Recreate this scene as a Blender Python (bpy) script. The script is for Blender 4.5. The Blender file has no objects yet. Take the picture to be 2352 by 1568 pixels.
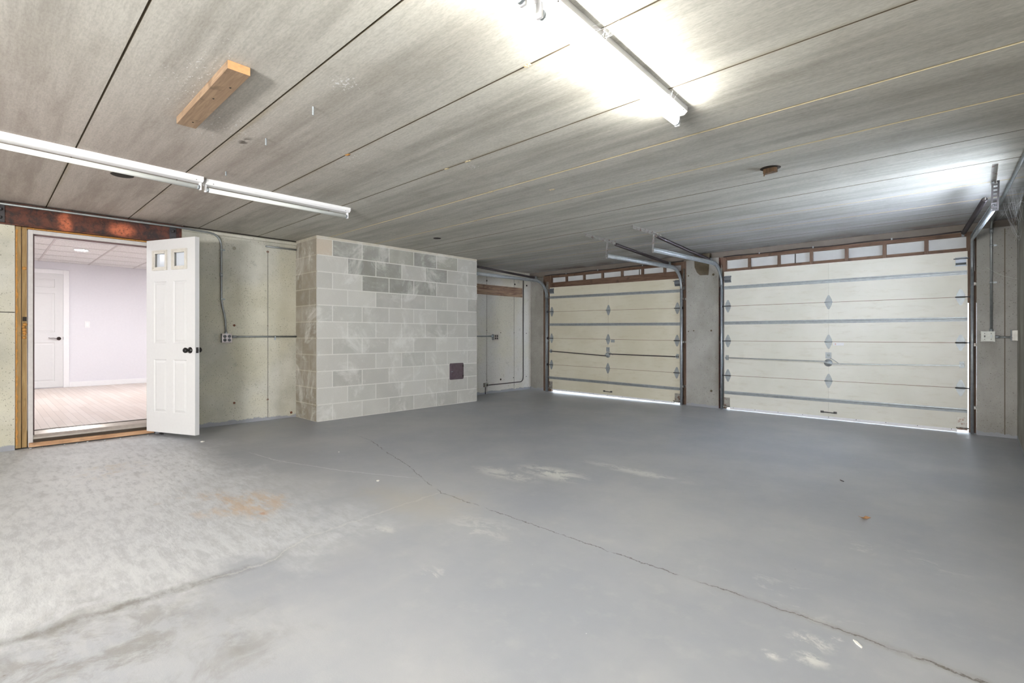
import bpy, bmesh, math, random
from mathutils import Vector, Matrix
random.seed(7)
R = math.radians
COL = bpy.context.scene.collection
SC = bpy.context.scene

# ------------------------------------------------------------------ camera
cam_d = bpy.data.cameras.new('camera'); cam = bpy.data.objects.new('camera', cam_d); COL.objects.link(cam)
cam.location = (0, 0, 1.0511)
cam.rotation_euler = (R(90), 0, 0.7534)
cam_d.sensor_width = 36.0
cam_d.lens = 36.0 * 1143.05 / 2352
cam_d.shift_y = -14.17 / 2352
cam_d.clip_start = 0.02
SC.camera = cam

# ------------------------------------------------------------------ view, sky, daylight
SC.view_settings.view_transform = 'Standard'
SC.view_settings.look = 'None'
SC.view_settings.gamma = 1
SC.view_settings.use_curve_mapping = False
SC.view_settings.exposure = 0.66

world = bpy.data.worlds.new('sky'); SC.world = world; world.use_nodes = True
wb = world.node_tree.nodes['Background']
wb.inputs[0].default_value = (0.80, 0.90, 1.0, 1)
wb.inputs[1].default_value = 3.5

def area_light(name, loc, rot, sx, sy, power, color):
    d = bpy.data.lights.new(name, 'AREA'); d.shape = 'RECTANGLE'; d.size = sx; d.size_y = sy
    d.energy = power; d.color = color
    o = bpy.data.objects.new(name, d); COL.objects.link(o); o.location = loc; o.rotation_euler = rot
    return o
sun_d = bpy.data.lights.new('sun', 'SUN'); sun_d.energy = 7.0; sun_d.angle = R(2); sun_d.color = (1, 0.97, 0.93)
sun = bpy.data.objects.new('sun', sun_d); COL.objects.link(sun); sun.rotation_euler = (R(-42), 0, R(160))
# daylight at the side window of the right wall (just outside its pane)
area_light('window_daylight', (0.75, 5.25, 1.62), (0, R(104), 0), 0.8, 1.3, 900, (0.80, 0.88, 1.0))

TUBE_EMIT = 78.0      # strength of the lit fluorescent tubes
FILL = 160.0          # base power of the fill lamps added behind the camera
CAN_EMIT = 440.0       # recessed lamps of the room beyond

# ------------------------------------------------------------------ numbers of the place
H = 2.266                   # ceiling
XL, XR = -6.436, 0.285      # left and right wall faces
YB, YF = -5.0, 7.37         # rear wall, front wall upper face
BX, BY0, BY1 = -5.853, 2.78, 5.42
ZF, ZC, XI = 0.14, 2.32, -11.67   # the room beyond the doorway

# ------------------------------------------------------------------ mesh helpers
def NB(): return bmesh.new()

def box(bm, x0, x1, y0, y1, z0, z1, mi=0):
    vs = [bm.verts.new((x, y, z)) for z in (z0, z1) for y in (y0, y1) for x in (x0, x1)]
    fs = []
    for idx in ((0,2,3,1),(4,5,7,6),(0,1,5,4),(2,6,7,3),(0,4,6,2),(1,3,7,5)):
        f = bm.faces.new([vs[i] for i in idx]); f.material_index = mi; fs.append(f)
    return vs

def prism(bm, poly, axis, a0, a1, mi=0):
    """poly: list of 2D points; axis 'x': poly=(y,z), 'y': (x,z), 'z': (x,y)"""
    def P(p, a):
        return {'x': (a, p[0], p[1]), 'y': (p[0], a, p[1]), 'z': (p[0], p[1], a)}[axis]
    A = [bm.verts.new(P(p, a0)) for p in poly]; B = [bm.verts.new(P(p, a1)) for p in poly]
    n = len(poly)
    fs = [bm.faces.new(A), bm.faces.new(list(reversed(B)))]
    for i in range(n): fs.append(bm.faces.new([A[i], B[i], B[(i+1) % n], A[(i+1) % n]]))
    for f in fs: f.material_index = mi
    return A + B

def frame_of(d):
    d = d.normalized(); up = Vector((0, 0, 1)) if abs(d.z) < 0.9 else Vector((0, 1, 0))
    a = d.cross(up).normalized(); b = a.cross(d).normalized()
    return a, b

def sweep(bm, pts, prof, side=None, closed=True, mi=0):
    """sweep 2D profile (list of (u,v)) along pts; side = fixed side vector"""
    pts = [Vector(p) for p in pts]; rings = []
    prev = None
    for i, p in enumerate(pts):
        if i == 0: d = pts[1] - pts[0]
        elif i == len(pts)-1: d = pts[-1] - pts[-2]
        else: d = (pts[i+1]-pts[i]).normalized() + (pts[i]-pts[i-1]).normalized()
        d.normalize()
        if side is not None:
            a = Vector(side); a = (a - d*a.dot(d)).normalized(); b = a.cross(d).normalized()
        elif prev is None:
            a, b = frame_of(d)
        else:
            a = (prev - d*prev.dot(d)).normalized(); b = a.cross(d).normalized()
        prev = a
        rings.append([bm.verts.new(p + a*u + b*v) for u, v in prof])
    n = len(prof)
    for i in range(len(rings)-1):
        for k in range(n if closed else n-1):
            f = bm.faces.new([rings[i][k], rings[i][(k+1) % n], rings[i+1][(k+1) % n], rings[i+1][k]])
            f.material_index = mi; f.smooth = len(prof) > 6
    if closed:
        bm.faces.new(list(reversed(rings[0]))).material_index = mi; bm.faces.new(rings[-1]).material_index = mi

def circ(r, n=12): return [(r*math.cos(2*math.pi*k/n), r*math.sin(2*math.pi*k/n)) for k in range(n)]
def tube(bm, pts, r, n=12, mi=0): sweep(bm, pts, circ(r, n), mi=mi)
def cyl(bm, a, b, r, n=16, mi=0): tube(bm, [a, b], r, n, mi)

def rounded(pts, rad, n=6):
    """polyline with rounded corners"""
    pts = [Vector(p) for p in pts]; out = [pts[0]]
    for i in range(1, len(pts)-1):
        p, a, b = pts[i], pts[i-1], pts[i+1]
        da, db = (a-p), (b-p); r = min(rad, da.length*0.49, db.length*0.49)
        A, B = p + da.normalized()*r, p + db.normalized()*r
        for k in range(n+1):
            t = k/n; out.append(A*(1-t)**2 + p*2*t*(1-t) + B*t*t)
    out.append(pts[-1]); return out

def lathe(bm, prof, origin, axis, n=20, mi=0):
    """prof: (r, h) list along axis vector"""
    ax = Vector(axis).normalized(); a, b = frame_of(ax); o = Vector(origin); rings = []
    for r, h in prof:
        rings.append([bm.verts.new(o + ax*h + (a*math.cos(2*math.pi*k/n) + b*math.sin(2*math.pi*k/n))*max(r, 1e-4)) for k in range(n)])
    for i in range(len(rings)-1):
        for k in range(n):
            f = bm.faces.new([rings[i][k], rings[i][(k+1) % n], rings[i+1][(k+1) % n], rings[i+1][k]]); f.smooth = True; f.material_index = mi
    bm.faces.new(list(reversed(rings[0]))).material_index = mi; bm.faces.new(rings[-1]).material_index = mi

def obj(name, bm, mats, parent=None, bevel=0, **tags):
    bmesh.ops.recalc_face_normals(bm, faces=bm.faces[:])
    me = bpy.data.meshes.new(name); bm.to_mesh(me); bm.free()
    for m in (mats if isinstance(mats, (list, tuple)) else [mats]): me.materials.append(m)
    o = bpy.data.objects.new(name, me); COL.objects.link(o)
    if parent is not None: o.parent = parent
    if bevel:
        b = o.modifiers.new('bevel', 'BEVEL'); b.width = bevel; b.segments = 2; b.limit_method = 'ANGLE'; b.angle_limit = R(40)
    for k, v in tags.items(): o[k] = v
    return o

def thing(name, label, cat, loc=(0,0,0), rot=(0,0,0), group=None, kind=None):
    o = bpy.data.objects.new(name, None); COL.objects.link(o); o.empty_display_size = 0.1
    o.location = loc; o.rotation_euler = rot; o['label'] = label; o['category'] = cat
    if group: o['group'] = group
    if kind: o['kind'] = kind
    return o
def struct(name, bm, mats, label, cat, bevel=0):
    return obj(name, bm, mats, None, bevel, label=label, category=cat, kind='structure')

# ------------------------------------------------------------------ material helpers
def s2l(c):
    f = lambda v: (v/255/12.92) if v/255 <= 0.04045 else ((v/255+0.055)/1.055)**2.4
    return (f(c[0]), f(c[1]), f(c[2]), 1)

class Mat:
    def __init__(s, name, rough=0.6, metal=0.0, spec=0.5):
        s.m = bpy.data.materials.new(name); s.m.use_nodes = True; s.t = s.m.node_tree
        s.b = s.t.nodes['Principled BSDF']
        s.b.inputs['Roughness'].default_value = rough; s.b.inputs['Metallic'].default_value = metal
        s.b.inputs['Specular IOR Level'].default_value = spec
        s._pos = None
    def N(s, typ, **kw):
        n = s.t.nodes.new(typ)
        for k, v in kw.items(): setattr(n, k, v)
        return n
    def L(s, a, b): s.t.links.new(a, b)
    def put(s, sock, v):
        if isinstance(v, bpy.types.NodeSocket): s.L(v, sock)
        elif v is not None: sock.default_value = v
    def pos(s):
        if s._pos is None: s._pos = s.N('ShaderNodeNewGeometry').outputs['Position']
        return s._pos
    def obj(s): return s.N('ShaderNodeTexCoord').outputs['Object']
    def xyz(s, v=None):
        n = s.N('ShaderNodeSeparateXYZ'); s.L(v if v is not None else s.pos(), n.inputs[0]); return n.outputs
    def scale(s, v, sc, off=(0,0,0)):
        n = s.N('ShaderNodeMapping'); s.L(v, n.inputs['Vector']); n.inputs['Scale'].default_value = sc; n.inputs['Location'].default_value = off
        return n.outputs[0]
    def noise(s, v, scale, detail=4, rough=0.55, dist=0.0, col=False):
        n = s.N('ShaderNodeTexNoise'); s.L(v, n.inputs['Vector']); n.inputs['Scale'].default_value = scale
        n.inputs['Detail'].default_value = detail; n.inputs['Roughness'].default_value = rough; n.inputs['Distortion'].default_value = dist
        return n.outputs['Color' if col else 'Fac']
    def voro(s, v, scale):
        n = s.N('ShaderNodeTexVoronoi'); s.L(v, n.inputs['Vector']); n.inputs['Scale'].default_value = scale
        return n.outputs['Distance']
    def math(s, op, a, b=None, c=None, clamp=False):
        n = s.N('ShaderNodeMath', operation=op, use_clamp=clamp)
        s.put(n.inputs[0], a)
        if b is not None: s.put(n.inputs[1], b)
        if c is not None: s.put(n.inputs[2], c)
        return n.outputs[0]
    def step(s, v, a, b):      # smoothstep from a to b -> 0..1 (a may be > b)
        n = s.N('ShaderNodeMapRange', interpolation_type='SMOOTHSTEP')
        s.put(n.inputs['Value'], v)
        if a < b: n.inputs['From Min'].default_value = a; n.inputs['From Max'].default_value = b; n.inputs['To Min'].default_value = 0; n.inputs['To Max'].default_value = 1
        else: n.inputs['From Min'].default_value = b; n.inputs['From Max'].default_value = a; n.inputs['To Min'].default_value = 1; n.inputs['To Max'].default_value = 0
        return n.outputs['Result']
    def mix(s, f, a, b, mode='MIX'):
        n = s.N('ShaderNodeMix', data_type='RGBA', blend_type=mode)
        s.put(n.inputs[0], f)
        s.put(n.inputs[6], s2l(a) if isinstance(a, tuple) and len(a) == 3 else a)
        s.put(n.inputs[7], s2l(b) if isinstance(b, tuple) and len(b) == 3 else b)
        return n.outputs[2]
    def curve(s, v, pts, lo, hi):   # piecewise function v in [lo,hi] -> value, as a float curve
        t = s.N('ShaderNodeMapRange'); s.put(t.inputs['Value'], v); t.inputs['From Min'].default_value = lo; t.inputs['From Max'].default_value = hi
        n = s.N('ShaderNodeValToRGB'); s.L(t.outputs[0], n.inputs[0]); e = n.color_ramp.elements
        while len(e) > 1: e.remove(e[-1])
        for i, (x, y) in enumerate(pts):
            q = (x-lo)/(hi-lo)
            k = e[0] if i == 0 else e.new(q)
            k.position = q; k.color = (y, y, y, 1)
        return n.outputs[0]
    def color(s, c): s.put(s.b.inputs['Base Color'], s2l(c) if isinstance(c, tuple) and len(c) == 3 else c)
    def rough(s, v): s.put(s.b.inputs['Roughness'], v)
    def bump(s, h, strength=0.3, dist=0.01):
        n = s.N('ShaderNodeBump'); n.inputs['Strength'].default_value = strength; n.inputs['Distance'].default_value = dist
        s.L(h, n.inputs['Height']); s.L(n.outputs[0], s.b.inputs['Normal'])
    def vec(s, x=0, y=0, z=0):
        n = s.N('ShaderNodeCombineXYZ'); s.put(n.inputs[0], x); s.put(n.inputs[1], y); s.put(n.inputs[2], z); return n.outputs[0]
    def blob(s, x, y, cx, cy, rx, ry, soft=0.5):   # elliptical mask, 1 in the middle
        a = s.math('DIVIDE', s.math('SUBTRACT', x, cx), rx); b = s.math('DIVIDE', s.math('SUBTRACT', y, cy), ry)
        d = s.math('SQRT', s.math('ADD', s.math('MULTIPLY', a, a), s.math('MULTIPLY', b, b)))
        return s.step(d, 1.0, 1.0-soft)
    def mul(s, *a):
        r = a[0]
        for k in a[1:]: r = s.math('MULTIPLY', r, k)
        return r

def plain(name, c, rough=0.5, metal=0.0, var=0.12, sc=30, spec=0.5):
    m = Mat(name, rough, metal, spec); n = m.noise(m.obj(), sc, 4)
    lo = tuple(v*(1-var) for v in c); hi = tuple(min(255, v*(1+var*0.6)) for v in c)
    m.color(m.mix(n, lo, hi)); return m.m

# ---- floor: grey epoxy paint with cracks, bare worn corner, rust and lime marks
def mat_floor():
    m = Mat('painted_concrete_floor', 0.42); p = m.pos(); X, Y, Z = m.xyz()
    n1 = m.noise(p, 0.9, 5, 0.6); n2 = m.noise(p, 9, 5, 0.6); nf = m.noise(p, 160, 3, 0.6)
    wob = m.noise(p, 2.2, 5, 0.62)
    col = m.mix(m.step(n1, 0.35, 0.7), (148, 151, 158), (165, 166, 169))
    col = m.mix(m.math('MULTIPLY', m.step(n2, 0.5, 0.75), 0.18), col, (185, 186, 184))
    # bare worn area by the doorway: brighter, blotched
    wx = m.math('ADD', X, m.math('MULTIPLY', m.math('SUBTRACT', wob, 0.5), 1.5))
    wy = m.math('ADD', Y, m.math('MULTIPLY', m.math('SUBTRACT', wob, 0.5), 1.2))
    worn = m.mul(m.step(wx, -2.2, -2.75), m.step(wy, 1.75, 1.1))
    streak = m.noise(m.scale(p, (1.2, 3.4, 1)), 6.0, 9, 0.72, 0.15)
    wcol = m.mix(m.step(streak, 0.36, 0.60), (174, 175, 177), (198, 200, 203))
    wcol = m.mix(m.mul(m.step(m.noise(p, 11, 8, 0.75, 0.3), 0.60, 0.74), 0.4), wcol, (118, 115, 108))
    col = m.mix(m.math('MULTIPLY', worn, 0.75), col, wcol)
    door_glare = m.mul(m.blob(wx, wy, -4.9, 0.75, 1.7, 0.85, 0.9), m.step(streak, 0.30, 0.55))  # doorway light spill and sheen painted into the floor colour
    col = m.mix(m.math('MULTIPLY', door_glare, 0.6), col, (222, 223, 226))
    # second bare strip beyond the dark joint band
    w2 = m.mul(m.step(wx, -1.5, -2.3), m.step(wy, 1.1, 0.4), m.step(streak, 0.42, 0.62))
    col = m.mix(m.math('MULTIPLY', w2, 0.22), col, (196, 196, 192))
    dk = m.mul(m.blob(wx, wy, -2.1, 0.25, 0.75, 0.6, 0.9), m.step(m.noise(p, 6, 7, 0.72, 0.5), 0.42, 0.62))
    col = m.mix(m.math('MULTIPLY', dk, 0.6), col, (112, 108, 100))
    # dark band of the construction joint along X = -2.42
    jx = m.curve(Y, [(-3, .58), (0.05, .576), (0.5, .578), (0.92, .60), (1.15, .45), (2.1, .37)], -3, 2.2)
    jitter = m.math('MULTIPLY', m.math('SUBTRACT', m.noise(p, 14, 5, 0.7), 0.5), 0.10)
    dj = m.math('ABSOLUTE', m.math('SUBTRACT', m.math('ADD', m.math('ADD', X, 3.0), jitter), jx))
    band = m.mul(m.step(dj, 0.055, 0.0), m.step(Y, 1.35, 0.5), m.step(streak, 0.30, 0.6))
    col = m.mix(m.math('MULTIPLY', band, 0.75), col, (98, 95, 88))
    thin = m.mul(m.step(dj, 0.012, 0.0), m.step(Y, 2.15, 2.05), m.step(Y, 0.4, 0.9))
    col = m.mix(m.math('MULTIPLY', thin, 0.35), col, (205, 205, 200))
    # long crack running across the slab near Y = 2.1
    cy = m.curve(X, [(-6.2, .82), (-4.46, .67), (-3.9, .50), (-3.34, .354), (-2.85, .17), (-2.6, .10), (-1.76, .095), (-1.08, .092), (-.5, .103), (.3, .067)], -6.2, 0.3)
    cj = m.math('MULTIPLY', m.math('SUBTRACT', m.noise(p, 12, 6, 0.7), 0.5), 0.075)
    dc = m.math('ABSOLUTE', m.math('SUBTRACT', m.math('ADD', m.math('SUBTRACT', Y, 2.0), cj), cy))
    broken = m.step(m.noise(m.scale(p, (3, 0.3, 1)), 2.0, 3), 0.34, 0.5)
    crk = m.mul(m.step(dc, 0.0055, 0.001), broken, m.step(X, -4.9, -4.3))
    col = m.mix(m.math('MULTIPLY', crk, 0.85), col, (78, 74, 68))
    halo = m.mul(m.step(dc, 0.03, 0.005), 0.25, m.step(X, -1.2, -0.3))
    col = m.mix(halo, col, (120, 112, 96))
    # faint curved pale line
    arc = m.math('ABSOLUTE', m.math('SUBTRACT', m.math('ADD', Y, m.math('MULTIPLY', jitter, 0.6)), m.curve(X, [(-5, .42), (-4.3, .50), (-3.6, .72), (-3.0, 1.0)], -5, -3)))
    am = m.mul(m.step(m.math('ABSOLUTE', m.math('SUBTRACT', arc, 1.2)), 0.012, 0.0), m.step(X, -4.9, -4.6), m.step(X, -2.9, -3.2))
    col = m.mix(m.math('MULTIPLY', am, 0.5), col, (205, 208, 210))
    # rust stain
    rn = m.step(m.noise(m.scale(p, (2, 6, 1)), 3, 6, 0.7), 0.38, 0.6)
    rust = m.mul(m.blob(wx, wy, -3.35, 1.12, 0.42, 0.27, 0.7), rn)
    col = m.mix(m.math('MULTIPLY', rust, 0.75), col, (184, 158, 130))
    rust2 = m.blob(m.math('ADD', X, jitter), Y, -3.08, 1.135, 0.04, 0.03, 0.9)
    col = m.mix(m.math('MULTIPLY', rust2, 0.7), col, (172, 124, 82))
    # tan stain near the threshold, faint yellow stain
    tan = m.mul(m.blob(wx, wy, -4.9, 0.72, 0.55, 0.22, 0.8), m.step(streak, 0.4, 0.6))
    col = m.mix(m.math('MULTIPLY', tan, 0.5), col, (168, 152, 128))
    yel = m.mul(m.blob(wx, wy, -2.6, 1.9, 0.6, 0.35, 0.9), 0.22)
    col = m.mix(yel, col, (176, 164, 138))
    # white lime bloom
    edge = m.noise(m.scale(p, (1, 1.6, 1)), 4.5, 8, 0.75, 0.5)
    lime = None
    for (cx, cy_, rx, ry, th, a) in ((-2.38, 2.98, .42, .20, .46, 1.0), (-1.95, 3.45, .60, .10, .46, .7), (-2.62, 2.72, .40, .16, .48, .7),
                                 (-1.98, 1.86, .32, .22, .50, .35), (-1.78, 1.36, .10, .07, .52, .6), (-.50, 1.78, .05, .035, .45, .9),
                                 (-.40, 1.84, .07, .05, .47, .9), (-.42, 1.95, .10, .07, .50, .7), (-2.34, 1.5, .10, .045, .5, .5), (-.36, 2.03, .035, .03, .45, .8), (-.6, 2.2, .5, .3, .58, .25), (-.35, 3.0, .5, .2, .58, .3)):
        k = m.mul(m.blob(m.math('ADD', X, jitter), m.math('ADD', Y, jitter), cx, cy_, rx, ry, 0.8), m.step(edge, th-0.04, th+0.06), a)
        lime = k if lime is None else m.math('MAXIMUM', lime, k)
    col = m.mix(m.math('MULTIPLY', lime, 0.8), col, (216, 216, 210))
    # grit and specks
    sp = m.step(m.voro(p, 9), 0.045, 0.02)
    sp = m.mul(sp, m.step(m.noise(p, 1.1, 2), 0.5, 0.6))
    col = m.mix(m.math('MULTIPLY', sp, 0.6), col, (96, 88, 74))
    sp2 = m.mul(m.step(m.voro(m.scale(p, (1, 1, 1), (3.3, 1.7, 0)), 5), 0.016, 0.008), 0.6)
    col = m.mix(sp2, col, (225, 225, 222))
    m.color(col)
    m.rough(m.math('ADD', m.math('MULTIPLY', worn, 0.05), m.math('ADD', 0.36, m.math('MULTIPLY', n2, 0.16))))
    h = m.math('ADD', m.math('MULTIPLY', nf, 0.25), m.math('ADD', m.math('MULTIPLY', m.mul(streak, worn), 2.2), m.math('MULTIPLY', n2, 0.4)))
    h = m.math('SUBTRACT', h, m.math('MULTIPLY', crk, 2.0))
    m.bump(h, 0.35, 0.004)
    return m.m

# ---- precast ceiling planks: streaky formed concrete
JOINTS = [-4.62, -3.99, -3.36, -2.73, -2.1, -1.47, -.84, -.21, .419, 1.045, 1.682, 2.32, 2.947, 3.579, 4.209, 4.84, 5.472, 6.104, 6.735]
def mat_ceiling():
    m = Mat('precast_concrete_ceiling', 0.85, spec=0.25); p = m.pos(); X, Y, Z = m.xyz()
    s1 = m.noise(m.scale(p, (0.7, 7, 1)), 1.5, 6, 0.62, 0.25)
    s2 = m.noise(m.scale(p, (2.2, 40, 1)), 1.6, 6, 0.72)
    s3 = m.noise(p, 1.3, 4, 0.6)
    f = m.noise(m.scale(p, (40, 120, 1)), 1.0, 3, 0.7)
    # distance from the middle of the plank (0 at joints .. 0.5)
    fr = m.math('FRACT', m.math('DIVIDE', m.math('SUBTRACT', Y, .419-6.3), 0.6305))
    mid = m.math('SUBTRACT', 0.5, m.math('ABSOLUTE', m.math('SUBTRACT', fr, 0.5)))
    dark = m.math('ADD', m.math('MULTIPLY', s1, 0.75), m.math('MULTIPLY', m.step(mid, 0.0, 0.3), 0.22))
    base = m.mix(m.mul(m.step(X, -1.5, -4.4), m.step(Y, 2.4, 1.0)), (198, 196, 187), (190, 180, 171))
    base = m.mix(m.step(Y, 4.6, 6.4), base, (190, 191, 194))
    drk = m.mix(m.mul(m.step(X, -1.5, -4.4), m.step(Y, 2.4, 1.0)), (152, 149, 140), (150, 137, 128))
    col = m.mix(m.math('MULTIPLY', m.step(dark, 0.42, 0.76), 0.72), base, drk)
    col = m.mix(m.mul(m.step(s2, 0.35, 0.7), 0.28), col, drk)
    col = m.mix(m.mul(m.step(s3, 0.55, 0.75), 0.30), col, (176, 170, 158))
    col = m.mix(m.mul(m.step(f, 0.35, 0.7), 0.22), col, (96, 92, 86))
    # stain beside joints
    col = m.mix(m.mul(m.step(mid, 0.045, 0.0), m.step(s1, .4, .6), 0.5), col, (150, 136, 108))
    # grey mildew, white paint spatter
    sp = m.step(m.voro(m.scale(p, (1, 1.6, 1)), 30), 0.16, 0.10)
    spm = None
    for (cx, cy, r, ry) in ((-2.23, 1.19, .16, .13), (-2.67, 2.43, .10, .07), (-3.2, 1.0, .5, .35), (-3.1, 1.75, .5, .22), (-2.7, .7, .7, .30)):
        k = m.math('MULTIPLY', m.blob(X, Y, cx, cy, r, ry, 0.95), 1.0 if r < .2 else 0.55)
        spm = k if spm is None else m.math('MAXIMUM', spm, k)
    spn = m.noise(m.scale(p, (1, 1, 1)), 60, 2, 0.6)
    sp = m.mul(m.step(m.math('ADD', spn, m.math('MULTIPLY', spm, 0.20)), 0.735, 0.76), m.step(spm, 0.02, 0.2))
    col = m.mix(sp, col, (214, 214, 212))
    # water mark and small dark stains
    sc_ = m.math('ADD', m.noise(m.scale(p, (1.6, 1.2, 1), (4, 2, 0)), 2.4, 7, 0.72), 0)
    col = m.mix(m.mul(m.step(sc_, 0.53, 0.68), 0.16), col, (122, 113, 102))
    wm = m.mul(m.blob(X, Y, -3.36, 1.13, 0.12, 0.04, 0.8), m.step(m.noise(p, 20, 4), 0.45, 0.6))
    col = m.mix(m.math('MULTIPLY', wm, 0.8), col, (70, 62, 54))
    # rusty zone at the front edge
    rz = m.mul(m.step(Y, 6.9, 7.3), m.step(m.noise(p, 3, 4), 0.4, 0.65))
    col = m.mix(m.math('MULTIPLY', rz, 0.5), col, (126, 98, 80))
    m.color(col)
    m.bump(m.math('ADD', m.math('MULTIPLY', s2, 0.7), m.math('MULTIPLY', f, 0.3)), 0.25, 0.003)
    return m.m

# ---- cast wall concrete: pale, pitted with bug holes
def mat_cast(name, c1, c2, pit=(112, 108, 98), yellow=0.0, rough=0.85, seam=True, dirt=0.0):
    m = Mat(name, rough, spec=0.25); p = m.pos(); X, Y, Z = m.xyz()
    n = m.noise(p, 1.6, 6, 0.6); f = m.noise(p, 120, 3, 0.7)
    col = m.mix(m.step(n, 0.35, 0.68), c1, c2)
    if yellow: col = m.mix(m.step(Y, 4.8, 5.4), col, (206, 203, 198))
    if yellow: col = m.mix(m.mul(m.step(m.noise(p, 1.1, 3), 0.42, 0.62), yellow), col, (204, 198, 170))
    pv = m.math('ADD', m.voro(m.scale(p, (1, 1, 1.3)), 34), m.math('MULTIPLY', m.math('SUBTRACT', m.noise(p, 30, 4), 0.5), 0.5))
    pits = m.mul(m.step(pv, 0.17, 0.08), m.step(m.noise(p, 3.1, 3), 0.38, 0.52))
    col = m.mix(m.math('MULTIPLY', pits, 0.75), col, pit)
    fl = m.math('ADD', m.voro(m.scale(p, (1, 1.3, 1), (2.1, .4, .9)), 46), m.math('MULTIPLY', m.math('SUBTRACT', m.noise(p, 45, 4), 0.5), 0.7))
    col = m.mix(m.mul(m.step(fl, 0.27, 0.10), m.step(m.noise(p, 2.2, 4), 0.34, 0.58), 0.6), col, (130, 128, 118))
    bl = m.mul(m.step(m.noise(p, 9, 5, 0.65), 0.60, 0.72), 0.4)
    col = m.mix(bl, col, (142, 142, 134))
    col = m.mix(m.mul(m.step(f, 0.45, 0.75), 0.16), col, pit)
    if dirt:
        d = m.mul(m.step(m.noise(m.scale(p, (1, 1, .5)), 3, 6, 0.65), 0.42, 0.66), dirt)
        col = m.mix(d, col, (92, 86, 76))
    # grey floor paint lapped on the foot of the wall
    foot = m.step(m.math('ADD', Z, m.math('MULTIPLY', m.noise(p, 8, 4, 0.7), -0.09)), 0.0, -0.012)
    col = m.mix(foot, col, (150, 152, 158))
    m.color(col)
    m.bump(m.math('SUBTRACT', m.math('MULTIPLY', f, 0.3), pits), 0.4, 0.004)
    return m.m

def mat_block():
    m = Mat('concrete_block', 0.9, spec=0.2); p = m.pos()
    a = m.N('ShaderNodeVertexColor'); a.layer_name = 'tint'
    n = m.noise(p, 5, 5, 0.6); f = m.noise(p, 170, 3, 0.75)
    col = m.mix(m.mul(m.step(n, 0.40, 0.72), 0.22), a.outputs[0], (214, 212, 206))
    col = m.mix(m.mul(m.step(f, 0.42, 0.7), 0.22), col, (98, 95, 88))
    w = m.mul(m.step(m.noise(p, 2.3, 7, 0.72, 0.6), 0.50, 0.68), 0.55)
    col = m.mix(w, col, (222, 221, 216))
    m.color(col); m.bump(f, 0.5, 0.004); return m.m

def mat_wood(name, c1, c2, axis='x', rough=0.7, sc=1.0):
    m = Mat(name, rough, spec=0.3); p = m.obj()
    k = {'x': (1.5, 22, 22), 'y': (22, 1.5, 22), 'z': (22, 22, 1.5)}[axis]
    g = m.noise(m.scale(p, tuple(v*sc for v in k)), 2.0, 6, 0.65, 1.2); f = m.noise(p, 8, 4)
    col = m.mix(m.step(g, 0.35, 0.68), c1, c2)
    col = m.mix(m.mul(m.step(f, 0.58, 0.72), 0.5), col, tuple(v*0.62 for v in c1))
    m.color(col); m.bump(g, 0.2, 0.002); return m.m

def mat_rust_beam():
    m = Mat('rusty_steel', 0.55, 0.25); p = m.pos(); X, Y, Z = m.xyz()
    n = m.noise(p, 14, 7, 0.72, 0.4); n2 = m.noise(p, 55, 4, 0.7)
    col = m.mix(m.step(n, 0.36, 0.62), (42, 31, 29), (96, 54, 40))
    col = m.mix(m.mul(m.step(n2, 0.55, 0.7), 0.4), col, (128, 80, 58))
    yj = m.math('ADD', Y, m.math('MULTIPLY', m.math('SUBTRACT', n, 0.5), 0.12))
    pt = m.mul(m.math('MAXIMUM', m.blob(yj, Z, 0.56, 2.14, 0.07, 0.16, 0.8), m.blob(yj, Z, 1.00, 2.14, 0.14, 0.10, 0.7)), m.step(m.noise(p, 30, 6, 0.75), 0.30, 0.55))
    col = m.mix(m.math('MULTIPLY', pt, 0.9), col, (200, 112, 76))
    m.color(col); m.bump(n2, 0.3, 0.003); return m.m

def mat_galv(name, c=(160, 166, 170), rough=0.5, metal=0.55, rust=0.0):
    m = Mat(name, rough, metal); p = m.pos()
    n = m.noise(p, 24, 4, 0.6); col = m.mix(n, tuple(v*0.82 for v in c), tuple(min(255, v*1.12) for v in c))
    if rust: col = m.mix(m.mul(m.step(m.noise(p, 18, 5, 0.7), 0.5, 0.64), rust), col, (104, 62, 40))
    m.color(col); return m.m

def mat_door_panel(name, c1, c2, c3):
    m = Mat(name, 0.5); p = m.pos()
    n = m.noise(p, 1.2, 4); s = m.noise(m.scale(p, (1, 1, 5)), 4, 6, 0.7)
    col = m.mix(m.step(n, 0.3, 0.7), c1, c2)
    col = m.mix(m.mul(m.step(s, 0.5, 0.72), 0.5), col, c3)
    sp = m.mul(m.step(m.voro(m.scale(p, (1, 1, 1.7)), 30), 0.10, 0.04), m.step(m.noise(p, 2.4, 3), 0.5, 0.66), 0.55)
    col = m.mix(sp, col, (140, 124, 96))
    m.color(col); return m.m

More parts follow.
